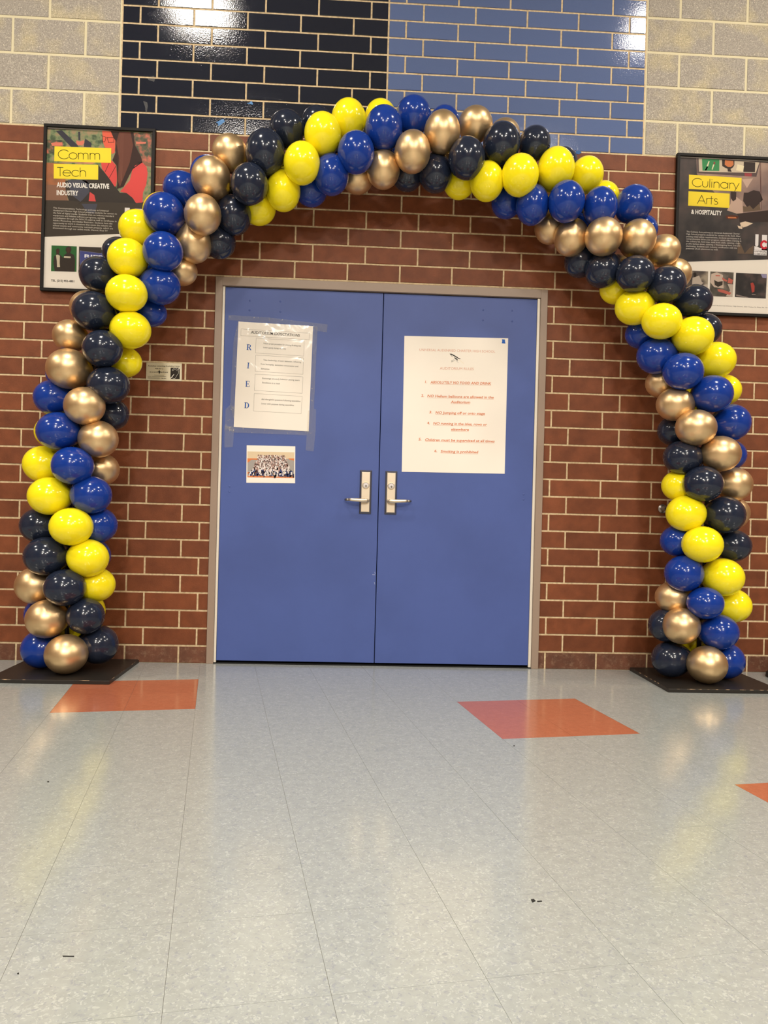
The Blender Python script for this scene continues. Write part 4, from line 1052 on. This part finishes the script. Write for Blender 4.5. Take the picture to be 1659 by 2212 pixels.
flat(root, sh, 'picture_hair', '3b2620', PY - PS * .0020, [(-0.0462,3.0273), (0.0828,3.0272), (0.0932,2.9526), (0.1286,2.8899), (0.1379,2.8560), (0.0960,2.8368), (0.0677,2.7839), (0.0356,2.7137), (-0.0021,2.6991), (-0.0029,2.7634), (-0.0075,2.8319), (-0.0315,2.8607), (-0.0157,2.9044), (-0.0174,2.9729), (-0.0306,2.9937)])
flat(root, sh, 'picture_hair_light', '6d4032', PY - PS * .0022, [(0.0025,3.0232), (0.0659,3.0264), (0.0826,2.9521), (0.0660,2.8525), (0.0343,2.7652), (0.0145,2.7127), (0.0009,2.7464), (0.0062,2.8754), (-0.0128,2.9603)])
f_ = Flat(O, PY - PS * .0022); f_.outline([(-0.0897,2.9972), (-0.0706,2.9896), (-0.0763,2.9636), (-0.0911,2.9650)], .0022); f_.outline([(-0.0642,2.9886), (-0.0262,2.9897), (-0.0256,2.9640), (-0.0551,2.9604)], .0026); f_.line([(-0.0705,2.9853), (-0.0642,2.9869)], .002)
f_.line([(0.1125,2.8548), (0.1337,2.8579), (0.0838,2.8190)], .005); f_.line([(-0.0480,2.8471), (-0.0700,2.7946)], .0025); f_.line([(-0.0096,2.8318), (-0.0459,2.7614)], .0025); f_.build('picture_glasses', ink('1c1614'), sh)
f_ = Flat(O, PY - PS * .0024)
for x_ in range(7):
    f_.line([(0.0048,3.0169), (-0.0004,2.8837), (0.0138,2.7385)] if x_ == 0 else [((0.0069,3.0170)[0] + x_ * .0034, (0.0069,3.0170)[1]), ((0.0039,2.8839)[0] + x_ * .0040, (0.0039,2.8839)[1]), ((0.0178,2.7472)[0] + x_ * .0009, (0.0178,2.7472)[1])], .0007)
f_.build('picture_hair_strands', ink('8a5a48'), sh)
flat(root, sh, 'picture_hand', 'c98a70', PY - PS * .0020, [(-0.3257,2.8372), (-0.2543,2.8389), (-0.2163,2.8339), (-0.1406,2.8349), (-0.1156,2.8503), (-0.2165,2.8390), (-0.2670,2.8430)])
flat(root, sh, 'dark_lower_ground', '453c33', PY - PS * .0023, [(-0.4024,2.5961), (-0.2695,2.6012), (-0.2064,2.6015), (-0.1715,2.5517), (-0.1252,2.5538), (-0.1096,2.6042), (0.1441,2.6088), (0.1865,2.6107), (0.1936,2.4605), (-0.4011,2.4090)])
flat(root, sh, 'yellow_banner', 'f2dd3a', PY - PS * .0026, [(-0.3563,2.9242), (-0.0395,2.9290), (-0.0387,2.8454), (-0.3559,2.8400)]); flat(root, sh, 'yellow_banner', 'f2dd3a', PY - PS * .0026, [(-0.3581,2.8258), (-0.1097,2.8313), (-0.1084,2.7465), (-0.3565,2.7417)])
f_ = Flat(O, PY - PS * .003); geo_text(f_, 'Comm', (-0.3337,2.8548), (-0.1024,2.8616), 0.0512, .0034); geo_text(f_, 'Tech', (-0.3371,2.7571), (-0.1783,2.7608), 0.0500, .0034); f_.build('headline_lettering', ink('3a3014'), sh)
f_ = Flat(O, PY - PS * .003); f_.text('AUDIO VISUAL CREATIVE', (-0.3389,2.6929), (-0.0456,2.6980), 0.0285, bold=.032); f_.text('INDUSTRY', (-0.3378,2.6481), (-0.2169,2.6507), 0.0285, bold=.032); f_.build('subtitle_lettering', ink('f3eee6'), sh)
f_ = Flat(O, PY - PS * .003)
para = (('The Communications Technology pathway at Universal', 948), ('Audenried Charter High School prepares students for careers in', 1058), ('the field of digital media. Students train on industry-standard', 1020),
        ('equipment and Adobe software programs, earning', 902), ('accreditation through the NOCTI exam as well as certificates in', 1057), ('Adobe Photoshop and Adobe Illustrator. Students have the', 1002),
        ('opportunity to work in situations that mimic the industry via', 993), ('school events and community outreach projects, which are', 1012), ('showcased through our online media channel, Ried TV', 942))
pA = (-0.3548,2.5717); pE = (0.0004,2.5641); pB = (-0.3541,2.4580)
for i_, (s_, x_) in enumerate(para):
    t = i_ / 8; a = (pA[0] + (pB[0] - pA[0]) * t, pA[1] + (pB[1] - pA[1]) * t)
    fr_ = (x_ - 215) / (1058 - 215); b_ = (a[0] + (pE[0] - pA[0]) * fr_, a[1] + ((pE[1] - pA[1]) * fr_) * .62)
    f_.text(s_, a, b_, 0.0088, bold=.004)
f_.build('paragraph_lettering', ink('d8cfc0'), sh)
uc0 = (0.0449,2.5948); uc1 = (0.1613,2.6001)
uc_logo(root, sh, lambda u_, v_: (uc0[0] + (u_ - .08) * .112, uc0[1] - .172 + v_ * .172), PY - PS * .003)
flat(root, sh, 'green_picture', '2f6a34', PY - PS * .0004, [(-0.3593,2.3625), (-0.2186,2.3625), (-0.2168,2.2187), (-0.3587,2.2163)])
flat(root, sh, 'picture_figure', '3a3028', PY - PS * .0008, [(-0.3344,2.3392), (-0.3262,2.3472), (-0.3152,2.3443), (-0.3132,2.3272), (-0.3171,2.3164), (-0.3042,2.3062), (-0.2934,2.2939), (-0.2876,2.3112), (-0.2731,2.3225), (-0.2806,2.3372), (-0.2781,2.3544), (-0.2657,2.3613), (-0.2509,2.3590), (-0.2471,2.3429), (-0.2542,2.3233), (-0.2330,2.3135), (-0.2260,2.2881), (-0.2264,2.2183), (-0.3377,2.2167), (-0.3473,2.2659), (-0.3440,2.3003), (-0.3317,2.3136)])
flat(root, sh, 'picture_shirt_front', 'd8cbb0', PY - PS * .0012, [(-0.3337,2.3093), (-0.3233,2.3118), (-0.3114,2.3059), (-0.3116,2.2631), (-0.3089,2.2410), (-0.3257,2.2403), (-0.3278,2.2753)], [(-0.2882,2.3048), (-0.2504,2.3042), (-0.2514,2.2948), (-0.2888,2.2949)])
flat(root, sh, 'picture_face', '4d3024', PY - PS * .0012, [(-0.3319,2.3384), (-0.3253,2.3421), (-0.3168,2.3399), (-0.3164,2.3228), (-0.3229,2.3149), (-0.3298,2.3201)], [(-0.2751,2.3502), (-0.2613,2.3530), (-0.2548,2.3468), (-0.2561,2.3297), (-0.2635,2.3229), (-0.2720,2.3281)])
flat(root, sh, 'dark_picture', '40362f', PY - PS * .0004, [(-0.2060,2.3626), (-0.0192,2.3633), (-0.0178,2.2217), (-0.2054,2.2183)])
flat(root, sh, 'picture_sign', '4a4f90', PY - PS * .0010, [(-0.1991,2.3385), (-0.0774,2.3278), (-0.0226,2.3331), (-0.0224,2.2365), (-0.1978,2.2507), (-0.2012,2.3234)])
f_ = Flat(O, PY - PS * .0010); f_.outline([(-0.1991,2.3385), (-0.0774,2.3278), (-0.0226,2.3331), (-0.0224,2.2365), (-0.1978,2.2507), (-0.2012,2.3234)], .0018); f_.build('picture_sign_border', ink('b9b6d8'), sh)
f_ = Flat(O, PY - PS * .0014); f_.text('RIED', (-0.1746,2.3014), (-0.0577,2.2969), .019, bold=.03); f_.build('picture_sign_lettering', ink('f2f0f4'), sh)
f_ = Flat(O, PY - PS * .0008); f_.text('TEL. (215) 952-4801', (-0.3581,2.1577), (-0.2279,2.1579), .0118, bold=.03); f_.build('telephone_lettering', ink('3c342e'), sh)

# right poster
xr0, zr0, zr1 = 3.2440, 2.1125, 3.0585; xr1 = xr0 + 0.6235
root, sh = framed('framed_poster', 'black-framed Culinary Arts poster on brick wall right of the arch', xr0, xr1, zr0, zr1)
O = root.location
ix0, ix1, iz0, iz1 = xr0 + W, xr1 - W, zr0 + W, zr1 - W
flat(root, sh, 'dark_ground', foliage_mat('kitchen_print', '211c1e', '3a3230', '54443f', 7), PY, [(ix0, iz1 - .004), (ix1 - .002, iz1 - .004), (ix1 - .002, (3.8129,2.4586)[1]), (3.2823,2.4200), (ix0, (3.2823,2.4200)[1])])
flat(root, sh, 'wall_picture', foliage_mat('plaster_print', '76615c', '8e7469', 'a88d7c', 6), PY - PS * .0004, [(3.3627,3.0365), (3.8179,3.0288), (3.8258,2.7423), (3.6271,2.7137), (3.4789,2.8385), (3.3686,2.9417)])
flat(root, sh, 'shelf_picture', '5b4c4a', PY - PS * .0006, [(3.3677,3.0368), (3.7501,3.0321), (3.7289,2.9438), (3.6377,2.9445), (3.3701,2.9483)])
flat(root, sh, 'tray_picture', 'c9b9a2', PY - PS * .0010, [(3.3762,3.0355), (3.7451,3.0302), (3.7249,2.9667), (3.5025,2.9605), (3.3809,2.9587)])
flat(root, sh, 'board_picture', '3d8a55', PY - PS * .0014, [(3.3963,3.0342), (3.5021,3.0350), (3.5030,2.9671), (3.4016,2.9646)])
flat(root, sh, 'knife_picture', 'e4d7b4', PY - PS * .0018, [(3.4369,3.0230), (3.4430,3.0213), (3.4344,2.9907), (3.4250,2.9919)], [(3.4650,3.0053), (3.4727,3.0041), (3.4618,2.9723), (3.4567,2.9754)], [(3.6122,3.0124), (3.6522,3.0044), (3.6471,2.9696), (3.6048,2.9758)])
flat(root, sh, 'pan_picture', '3a302c', PY - PS * .0014, [(3.5173,3.0358), (3.5931,3.0345), (3.5938,3.0082), (3.5858,2.9930), (3.5709,2.9824), (3.5781,2.9663), (3.5545,2.9669), (3.5524,2.9832), (3.5354,2.9890), (3.5200,2.9981)], [(3.6505,3.0290), (3.7198,3.0290), (3.7197,2.9714), (3.6488,2.9697)], [(3.4361,2.9908), (3.4277,2.9921), (3.4149,2.9668), (3.4234,2.9656)])
flat(root, sh, 'food_picture', 'c8794a', PY - PS * .0018, [(3.5358,3.0334), (3.5864,3.0315), (3.5887,3.0080), (3.5723,2.9940), (3.5555,2.9932), (3.5349,3.0054)], [(3.5618,2.6993), (3.6107,2.6998), (3.6159,2.6918), (3.5637,2.6905)])
flat(root, sh, 'red_picture', '9c4448', PY - PS * .0018, [(3.6557,2.9624), (3.7013,2.9623), (3.7001,2.9441), (3.6579,2.9438)], [(3.4672,3.0202), (3.4774,3.0191), (3.4760,3.0059), (3.4676,3.0055)])
f_ = Flat(O, PY - PS * .0014); f_.line([(3.7519,3.0289), (3.7646,2.7495)], .003); f_.line([(3.7461,3.0286), (3.7529,2.9301), (3.7568,2.8513)], .002); f_.build('pipe_picture', ink('5b3b38'), sh)
flat(root, sh, 'coat_picture', 'c0a493', PY - PS * .0010, [(3.5765,2.7772), (3.5806,2.8136), (3.6125,2.8183), (3.6486,2.7936), (3.6539,2.7215), (3.6169,2.7198), (3.5557,2.7368), (3.5686,2.7604)], [(3.6416,2.9249), (3.7089,2.9330), (3.6734,2.8738)])
flat(root, sh, 'person_picture', '3a2c29', PY - PS * .0014, [(3.5745,2.8495), (3.6100,2.8478), (3.6095,2.8050), (3.5913,2.7910), (3.5773,2.8101)], [(3.6555,2.8466), (3.6808,2.8478), (3.7142,2.8641), (3.7515,2.8576), (3.7732,2.8092), (3.7533,2.7918), (3.7561,2.7524), (3.7106,2.7471), (3.6764,2.7620), (3.6518,2.7971)],
     [(3.6169,2.7198), (3.8050,2.7480), (3.8257,2.7456), (3.8275,2.6798), (3.6350,2.6713), (3.6310,2.6941)])
flat(root, sh, 'person_picture_coat', '6e5a48', PY - PS * .0018, [(3.6510,2.7674), (3.6764,2.7620), (3.6930,2.7726), (3.7139,2.7505), (3.7501,2.7851), (3.7614,2.7460), (3.6553,2.7314)], [(3.6279,2.5611), (3.6490,2.5324), (3.6705,2.4872), (3.6966,2.5179), (3.7232,2.5355), (3.7212,2.4860), (3.6267,2.4837)])
flat(root, sh, 'plate_picture', 'e5cdb2', PY - PS * .0018, [(3.6369,2.6668), (3.6687,2.6764), (3.7162,2.6670), (3.6829,2.6490), (3.6528,2.6379), (3.6424,2.6473)], [(3.6221,2.6497), (3.6561,2.6429), (3.6497,2.6295), (3.6293,2.6335)])
flat(root, sh, 'pan_rim_picture', '5a3022', PY - PS * .0014, [(3.5465,2.7035), (3.5834,2.7117), (3.6274,2.7055), (3.6244,2.6922), (3.5909,2.6841), (3.5537,2.6874)])
flat(root, sh, 'yellow_banner', 'efd63a', PY - PS * .0026, [(3.3202,2.9371), (3.6397,2.9331), (3.6395,2.8518), (3.3215,2.8526)]); flat(root, sh, 'yellow_banner', 'efd63a', PY - PS * .0026, [(3.3205,2.8394), (3.5698,2.8367), (3.5695,2.7512), (3.3201,2.7541)])
f_ = Flat(O, PY - PS * .003); geo_text(f_, 'Culinary', (3.3415,2.8682), (3.6253,2.8656), 0.0495, .0034); geo_text(f_, 'Arts', (3.3760,2.7691), (3.4983,2.7684), 0.0495, .0034); f_.build('headline_lettering', ink('33290f'), sh)
f_ = Flat(O, PY - PS * .003); f_.text('& HOSPITALITY', (3.3399,2.7055), (3.5256,2.7052), 0.0270, bold=.032); f_.build('subtitle_lettering', ink('f3eee6'), sh)
f_ = Flat(O, PY - PS * .003)
para = (('The Culinary Arts pathway at Universal Audenried Charter', 1152), ('High School prepares students for careers in the field. After', 1165), ('passing initial safety requirements, students participate in a', 1172),
        ('comprehensive three-year program, which offers training in', 1180), ('the culinary lab, field trips, visits from chefs, catering a high-', 1168), ('profile fashion show, catering a Thanksgiving feast, and job-', 1168),
        ('shadowing. Students earn industry certification with the', 1105), ('potential of job placement as well.', 765))
pA = (3.3144,2.5962); pE = (3.6378,2.5970); pB = (3.3144,2.4971)
for i_, (s_, x_) in enumerate(para):
    t = i_ / 7; a = (pA[0] + (pB[0] - pA[0]) * t, pA[1] + (pB[1] - pA[1]) * t)
    fr_ = (x_ - 190) / (1152 - 190); b_ = (a[0] + (pE[0] - pA[0]) * fr_, a[1] + ((pE[1] - pA[1]) * fr_) * .85)
    f_.text(s_, a, b_, 0.0088, bold=.004)
f_.build('paragraph_lettering', ink('d8cfc4'), sh)
u0 = (3.7261,2.4796); u1 = (3.8042,2.6033)
uc_logo(root, sh, lambda u_, v_: (u0[0] + u_ * (u1[0] - u0[0]), u0[1] + v_ * (u1[1] - u0[1])), PY - PS * .003)
for q, c1, c2, c3 in (([(3.3121,2.3711), (3.4520,2.3712), (3.4519,2.2276), (3.3126,2.2294)], '3c332f', '5d5048', 'a39580'), ([(3.4654,2.3718), (3.6072,2.3710), (3.6041,2.2251), (3.4644,2.2255)], '3d372e', '5d554a', '8b7f72'), ([(3.6214,2.3699), (3.8089,2.3694), (3.8062,2.2241), (3.6179,2.2256)], '1c1614', '2e2624', '56443f')):
    flat(root, sh, 'small_picture', foliage_mat('small_print', c1, c2, c3, 14), PY - PS * .0004, q)
flat(root, sh, 'picture_cook', 'c2b3a4', PY - PS * .0008, [(3.3585,2.3296), (3.3751,2.3352), (3.3983,2.3444), (3.4162,2.3057), (3.4263,2.3028), (3.4066,2.2856), (3.3865,2.2848), (3.3563,2.2869)], [(3.4266,2.2914), (3.4517,2.2947), (3.4525,2.2678), (3.4202,2.2796)], [(3.5710,2.3021), (3.6047,2.3002), (3.6041,2.2251), (3.5629,2.2294), (3.5889,2.2633)])
flat(root, sh, 'picture_head', '2b1f1a', PY - PS * .0010, [(3.3618,2.3560), (3.3727,2.3630), (3.3820,2.3536), (3.3784,2.3354), (3.3668,2.3333)])
flat(root, sh, 'picture_cake', 'cdb9a8', PY - PS * .0008, [(3.4719,2.3572), (3.5052,2.3685), (3.5426,2.3536), (3.5482,2.2749), (3.4908,2.2791), (3.4665,2.3077)])
flat(root, sh, 'picture_cake_dark', '3c342c', PY - PS * .0012, [(3.4897,2.3218), (3.5135,2.3113), (3.5419,2.3174), (3.5409,2.2943), (3.5143,2.2817), (3.4938,2.2924)])
flat(root, sh, 'picture_arm', 'c4695a', PY - PS * .0012, [(3.5113,2.2685), (3.5450,2.2665), (3.5960,2.2504), (3.5862,2.2369), (3.5523,2.2454), (3.5150,2.2555)], [(3.5767,2.3385), (3.6040,2.3264), (3.5979,2.3032), (3.5708,2.3087)], [(3.4973,2.3517), (3.5259,2.3512), (3.5244,2.3446), (3.4974,2.3445)], [(3.5363,2.3401), (3.5704,2.3218), (3.5639,2.3133), (3.5401,2.3239)])
flat(root, sh, 'picture_red_jacket', 'b5473c', PY - PS * .0008, [(3.7107,2.3126), (3.7258,2.3165), (3.7365,2.2956), (3.7358,2.2626), (3.7207,2.2554)])
flat(root, sh, 'picture_window', '9a93b4', PY - PS * .0008, [(3.7718,2.3678), (3.8076,2.3677), (3.8062,2.3445), (3.7825,2.3469)]); flat(root, sh, 'picture_counter', '8d7f78', PY - PS * .0008, [(3.6266,2.2418), (3.6978,2.2281), (3.6946,2.2240), (3.6252,2.2318)], [(3.7192,2.2487), (3.7446,2.2481), (3.7414,2.2430), (3.7211,2.2429)])
f_ = Flat(O, PY - PS * .0008); f_.text('Universal Audenried Charter High School, 3301 Tasker St. Phila, PA 19145', (3.4585,2.1691), (3.8315,2.1671), .0062); f_.build('address_lettering', ink('6a6058'), sh)

# ---------------------------------------------------------------- assistive listening plaque
C4 = [(0.1856,1.7182), (0.3862,1.7208), (0.3879,1.6187), (0.1864,1.6180)]
root, pl_ = sheet('wall_plaque', 'small brushed metal assistive listening plaque on brick left of door', 'sign', C4, -0.0012, 0.003, mat('brushed_plaque', 'd9cfb4', rough=0.4, metal=0.35, spec=0.6), 'plate')
O = root.location
f_ = Flat(O, -0.0048)
f_.text('Assistive Listening Available Here.', (0.1948,1.6971), (0.3754,1.7006), .0066, bold=.02); f_.text('Ask for a', (0.2359,1.6827), (0.2811,1.6828), .0066, bold=.02)
f_.text('soundplus', (0.2043,1.6626), (0.3085,1.6648), .0056, bold=.035, shear=.25, track=1.1); f_.poly((0.2554,1.6696),(0.2594,1.6803),(0.2641,1.6690),(0.2710,1.6675),(0.2641,1.6655),(0.2601,1.6531),(0.2555,1.6652),(0.2485,1.6676))
f_.text('Williams Sound', (0.2316,1.6468), (0.2863,1.6482), .0028, bold=.02) if False else f_.line([(0.2316,1.6484), (0.2420,1.6484), (0.2863,1.6496)], .0012)
for a, b in (((0.1945,1.6397), (0.2144,1.6401)), ((0.2196,1.6403), (0.2986,1.6416)), ((0.1946,1.6341), (0.2632,1.6351)), ((0.1948,1.6289), (0.2650,1.6292))): f_.line([a, b], .0010)
f_.text('TELEX.', (0.2694,1.6293), (0.3019,1.6294), .0034, bold=.03)
f_.poly((0.3234,1.6940),(0.3747,1.6952),(0.3763,1.6301),(0.3233,1.6289)); f_.build('lettering', ink('2a211a'), pl_)
f_ = Flat(O, -0.0052)
ear = [(0.3317,1.6758), (0.3358,1.6856), (0.3452,1.6912), (0.3565,1.6911), (0.3654,1.6849), (0.3695,1.6718), (0.3669,1.6585), (0.3584,1.6494), (0.3544,1.6378), (0.3476,1.6320), (0.3397,1.6329), (0.3344,1.6372)]
f_.line(ear, .0013); f_.line([(0.3369,1.6760), (0.3436,1.6850), (0.3549,1.6845), (0.3616,1.6759)], .0011)
f_.line([(0.3249,1.6324), (0.3426,1.6550)], .0038); f_.line([(0.3679,1.6867), (0.3744,1.6945)], .004); f_.build('ear_symbol', ink('ece4d4'), pl_)

# ---------------------------------------------------------------- balloon arch
arch = thing('balloon_arch', 'spiral balloon arch of yellow, blue, navy and gold balloons around the blue double door', 'balloon arch', (1.617, Y0, 0))
AO = Vector(arch.location)
BM = {'y': (M_YEL, 'yellow balloon'), 'b': (M_BLU, 'royal blue balloon'), 'n': (M_NAV, 'navy balloon'), 'g': (M_GOL, 'metallic gold balloon')}
rb = random.Random(11)


def balloon_mesh(rx, ry, rz, neck):
    nu, nv = 28, 18
    vs = []; fs = []
    nk = neck.normalized()
    for j in range(nv + 1):
        th = math.pi * j / nv
        for i in range(nu):
            ph = 2 * math.pi * i / nu
            d = Vector((math.sin(th) * math.cos(ph), math.sin(th) * math.sin(ph), math.cos(th)))
            vs.append(d)
    # poles of the sphere on the neck axis
    q = Vector((0, 0, 1)).rotation_difference(nk)
    out = []
    for d in vs:
        w = q @ d
        c = w.dot(nk)
        k = 1.0 + (0.16 * max(0.0, (c - 0.55) / 0.45) ** 1.6) - 0.03 * max(0.0, -c) ** 2 * 0
        out.append((w.x * rx * k, w.y * ry * k, w.z * rz * k))
    for j in range(nv):
        for i in range(nu):
            a = j * nu + i; b = j * nu + (i + 1) % nu
            f = (a, a + nu, b + nu, b)
            fs.append(f)
    me = pydata('balloon', out, fs, True)
    bm_ = bmesh.new(); bm_.from_mesh(me); bmesh.ops.remove_doubles(bm_, verts=bm_.verts, dist=1e-6); bmesh.ops.recalc_face_normals(bm_, faces=bm_.faces); bm_.to_mesh(me); bm_.free()
    me.shade_smooth()
    return me


for c, x, y, z, rx, rz, cx, cz in BALLOONS:
    m_, lb = BM[c]
    ry = (rx + rz) / 2 * 1.04
    ry = min(ry, -y - 0.012)
    z = max(z, rz + 0.0215)
    neck = Vector((cx - x, Y0 - y, (cz - z)))
    if neck.length < 0.02: neck = Vector((0, 1, 0))
    o = link('balloon', balloon_mesh(rx, ry, rz, neck), m_, arch, Vector((x, y, z)) - AO)
    o['label'] = lb
bm = bmesh.new()
PP = [(a - AO.x, 0.0, b) for a, b in POLE]
PP[0] = (PP[0][0], 0, 0.0205); PP[-1] = (PP[-1][0], 0, 0.0205)
tube(bm, PP, 0.012, 12)
link('pole', mesh_bm(bm, 'pole', True), M_POLE, arch)
for x0, x1, y0, y1 in ((-0.4185, 0.1880, -0.5720, 0.0 - 0.012), (3.0440, 3.6520, -0.5640, -0.012)):
    bm = bmesh.new(); add_box(bm, x0 - AO.x, x1 - AO.x, y0 - AO.y, y1 - AO.y, 0.0003, 0.0200, 0.0020, 2)
    link('base_board', mesh_bm(bm, 'base_board'), M_PLATE, arch)['label'] = 'black square base board'

# ---------------------------------------------------------------- small things
t = thing('door_stop', 'round metal wall bumper on brick beside right side of the arch', 'door stop', ((3.2200,0.9598)[0], 0, (3.2200,0.9598)[1]))
bm = bmesh.new(); add_cyl(bm, (0, -0.0005, 0), (0, -1, 0), 0.0265, 0.0265, 0.003, 40); add_cyl(bm, (0, -0.0034, 0), (0, -1, 0), 0.0262, 0.017, 0.006, 40)
link('flange', mesh_bm(bm, 'flange', False), mat('grey_cast_metal', (0.42, 0.39, 0.36), rough=0.35, metal=1.0), t)
bm = bmesh.new(); add_cyl(bm, (0, -0.008, 0), (0, -1, 0), 0.0155, 0.0135, 0.045, 32); link('barrel', mesh_bm(bm, 'barrel'), mat('grey_barrel', (0.40, 0.36, 0.31), rough=0.45, metal=0.8), t)
bm = bmesh.new(); add_cyl(bm, (0, -0.0525, 0), (0, -1, 0), 0.0085, 0.0075, 0.004, 24); link('rubber_tip', mesh_bm(bm, 'rubber_tip', True), M_DARK, t)
t = thing('stand_base', 'round black weighted stand base on floor at right edge', 'stand', (3.955, -0.165, 0))
bm = bmesh.new(); add_cyl(bm, (0, 0, 0.0005), (0, 0, 1), 0.152, 0.150, 0.022, 64)
link('foot', mesh_bm(bm, 'foot'), M_DARK, t)
bm = bmesh.new(); add_cyl(bm, (0, 0, 0.0225), (0, 0, 1), 0.142, 0.136, 0.022, 64); add_cyl(bm, (0, 0, 0.0445), (0, 0, 1), 0.136, 0.05, 0.010, 64)
link('weight', mesh_bm(bm, 'weight'), M_POLE, t)
# scraps of tape on the glazed bricks
def scrap(name, label, pts, m, y=-0.0016):
    r_, p_ = sheet(name, label, 'tape', pts[:4] if len(pts) == 4 else pts, y, 0.0004, m, 'strip')
    return r_
def scrap2(label, pts, m, y=-0.0012):
    cx = sum(p[0] for p in pts) / len(pts); cz = sum(p[1] for p in pts) / len(pts)
    f_ = Flat((cx, y, cz), y - .0004); f_.poly(*pts)
    o = f_.build('tape_scrap', m, None); o.location = (cx, y, cz); o['label'] = label; o['category'] = 'tape'
    return o
M_BT = mat('blue_painter_tape', '5a8cc4', rough=0.7)
scrap2('larger torn scrap of blue tape on lowest course of navy glazed brick', [(0.5455,3.1121), (0.5841,3.1343), (0.5964,3.1205), (0.5754,3.1016), (0.5556,3.0905), (0.5586,3.1032), (0.5523,3.1086)], M_BT)
scrap2('tiny folded scrap of blue tape on navy brick above the larger scrap', [(0.7179,3.2292), (0.7321,3.2348), (0.7438,3.2465), (0.7539,3.2277), (0.7501,3.2236), (0.7347,3.2286)], M_BT)
scrap2('bit of blue tape on joint under the light blue glazed bricks', [(2.6415,3.0478), (2.6662,3.0544), (2.6776,3.0414), (2.6613,3.0297), (2.6446,3.0343)], mat('blue_tape_dark', '2f5f98', rough=.7))
scrap2('clear crumpled scrap of tape on mortar joint of the navy bricks', [(0.1513,3.3460), (0.1841,3.3611), (0.1948,3.3483), (0.1887,3.3264), (0.1564,3.3343)], M_TAPE)
scrap2('clear upright strip of tape on navy brick above Comm Tech poster', [(0.1287,3.2132), (0.1524,3.2072), (0.1563,3.1859), (0.1515,3.1497), (0.1458,3.1518), (0.1403,3.1826)], M_TAPE)
crumb('crumb', [(1.8044,-2.7174), (1.8116,-2.7152), (1.8138,-2.7239), (1.8046,-2.7304)], 'larger dark crumb on the floor right of centre, nearest the camera', 'debris')
crumb('crumb', [(1.8171,-2.7239), (1.8287,-2.7217), (1.8287,-2.7260), (1.8172,-2.7282)], 'thin dark crumb on floor just right of the larger crumb', 'debris', 0.001)
crumb('crumb', [(0.8032,-2.9439), (0.8262,-2.9446), (0.8270,-2.9471), (0.8051,-2.9465)], 'thin dark sliver lying on floor at lower left', 'debris', 0.001)
crumb('crumb', [(0.2699,-1.5697), (0.2749,-1.5695), (0.2790,-1.5807)] if False else [(2.0253,-1.5095), (2.0308,-1.5093), (2.0288,-1.5183), (2.0233,-1.5185)], 'tiny dark speck on floor in front of right orange square', 'debris', 0.001)
crumb('crumb', [(0.4015,-1.9524), (0.4073,-1.9522), (0.4105,-1.9607), (0.4047,-1.9609)], 'tiny dark speck on floor left, well in front of left orange square', 'debris', 0.001)
crumb('crumb', [(0.7384,-3.0020), (0.7413,-3.0005), (0.7431,-3.0050), (0.7397,-3.0050)], 'tiny dark speck at lower left edge below the sliver', 'debris', 0.001)

# ---------------------------------------------------------------- ceiling lights
M_LH = mat('light_housing', 'e6e0d4', rough=0.5)
for k, (x, y, s, w) in enumerate(LIGHTS):
    t = thing('ceiling_light', 'square recessed ceiling light', 'ceiling light', (x, y, CEIL), group='recessed ceiling lights of the hall')
    bm = bmesh.new(); h = s / 2 + 0.03
    for q in ((-h, h, s / 2, h), (-h, h, -h, -s / 2), (-h, -s / 2, -s / 2, s / 2), (s / 2, h, -s / 2, s / 2)): add_box(bm, q[0], q[1], q[2], q[3], -0.035, -0.001)
    link('trim_ring', mesh_bm(bm, 'trim_ring'), M_LH, t)
    ld = bpy.data.lights.new('lamp', 'AREA'); ld.shape = 'SQUARE'; ld.size = s; ld.energy = w * LP; ld.color = WARM
    lo = bpy.data.objects.new('lamp', ld); COL.objects.link(lo); lo.parent = t; lo.location = (0, 0, -0.02)
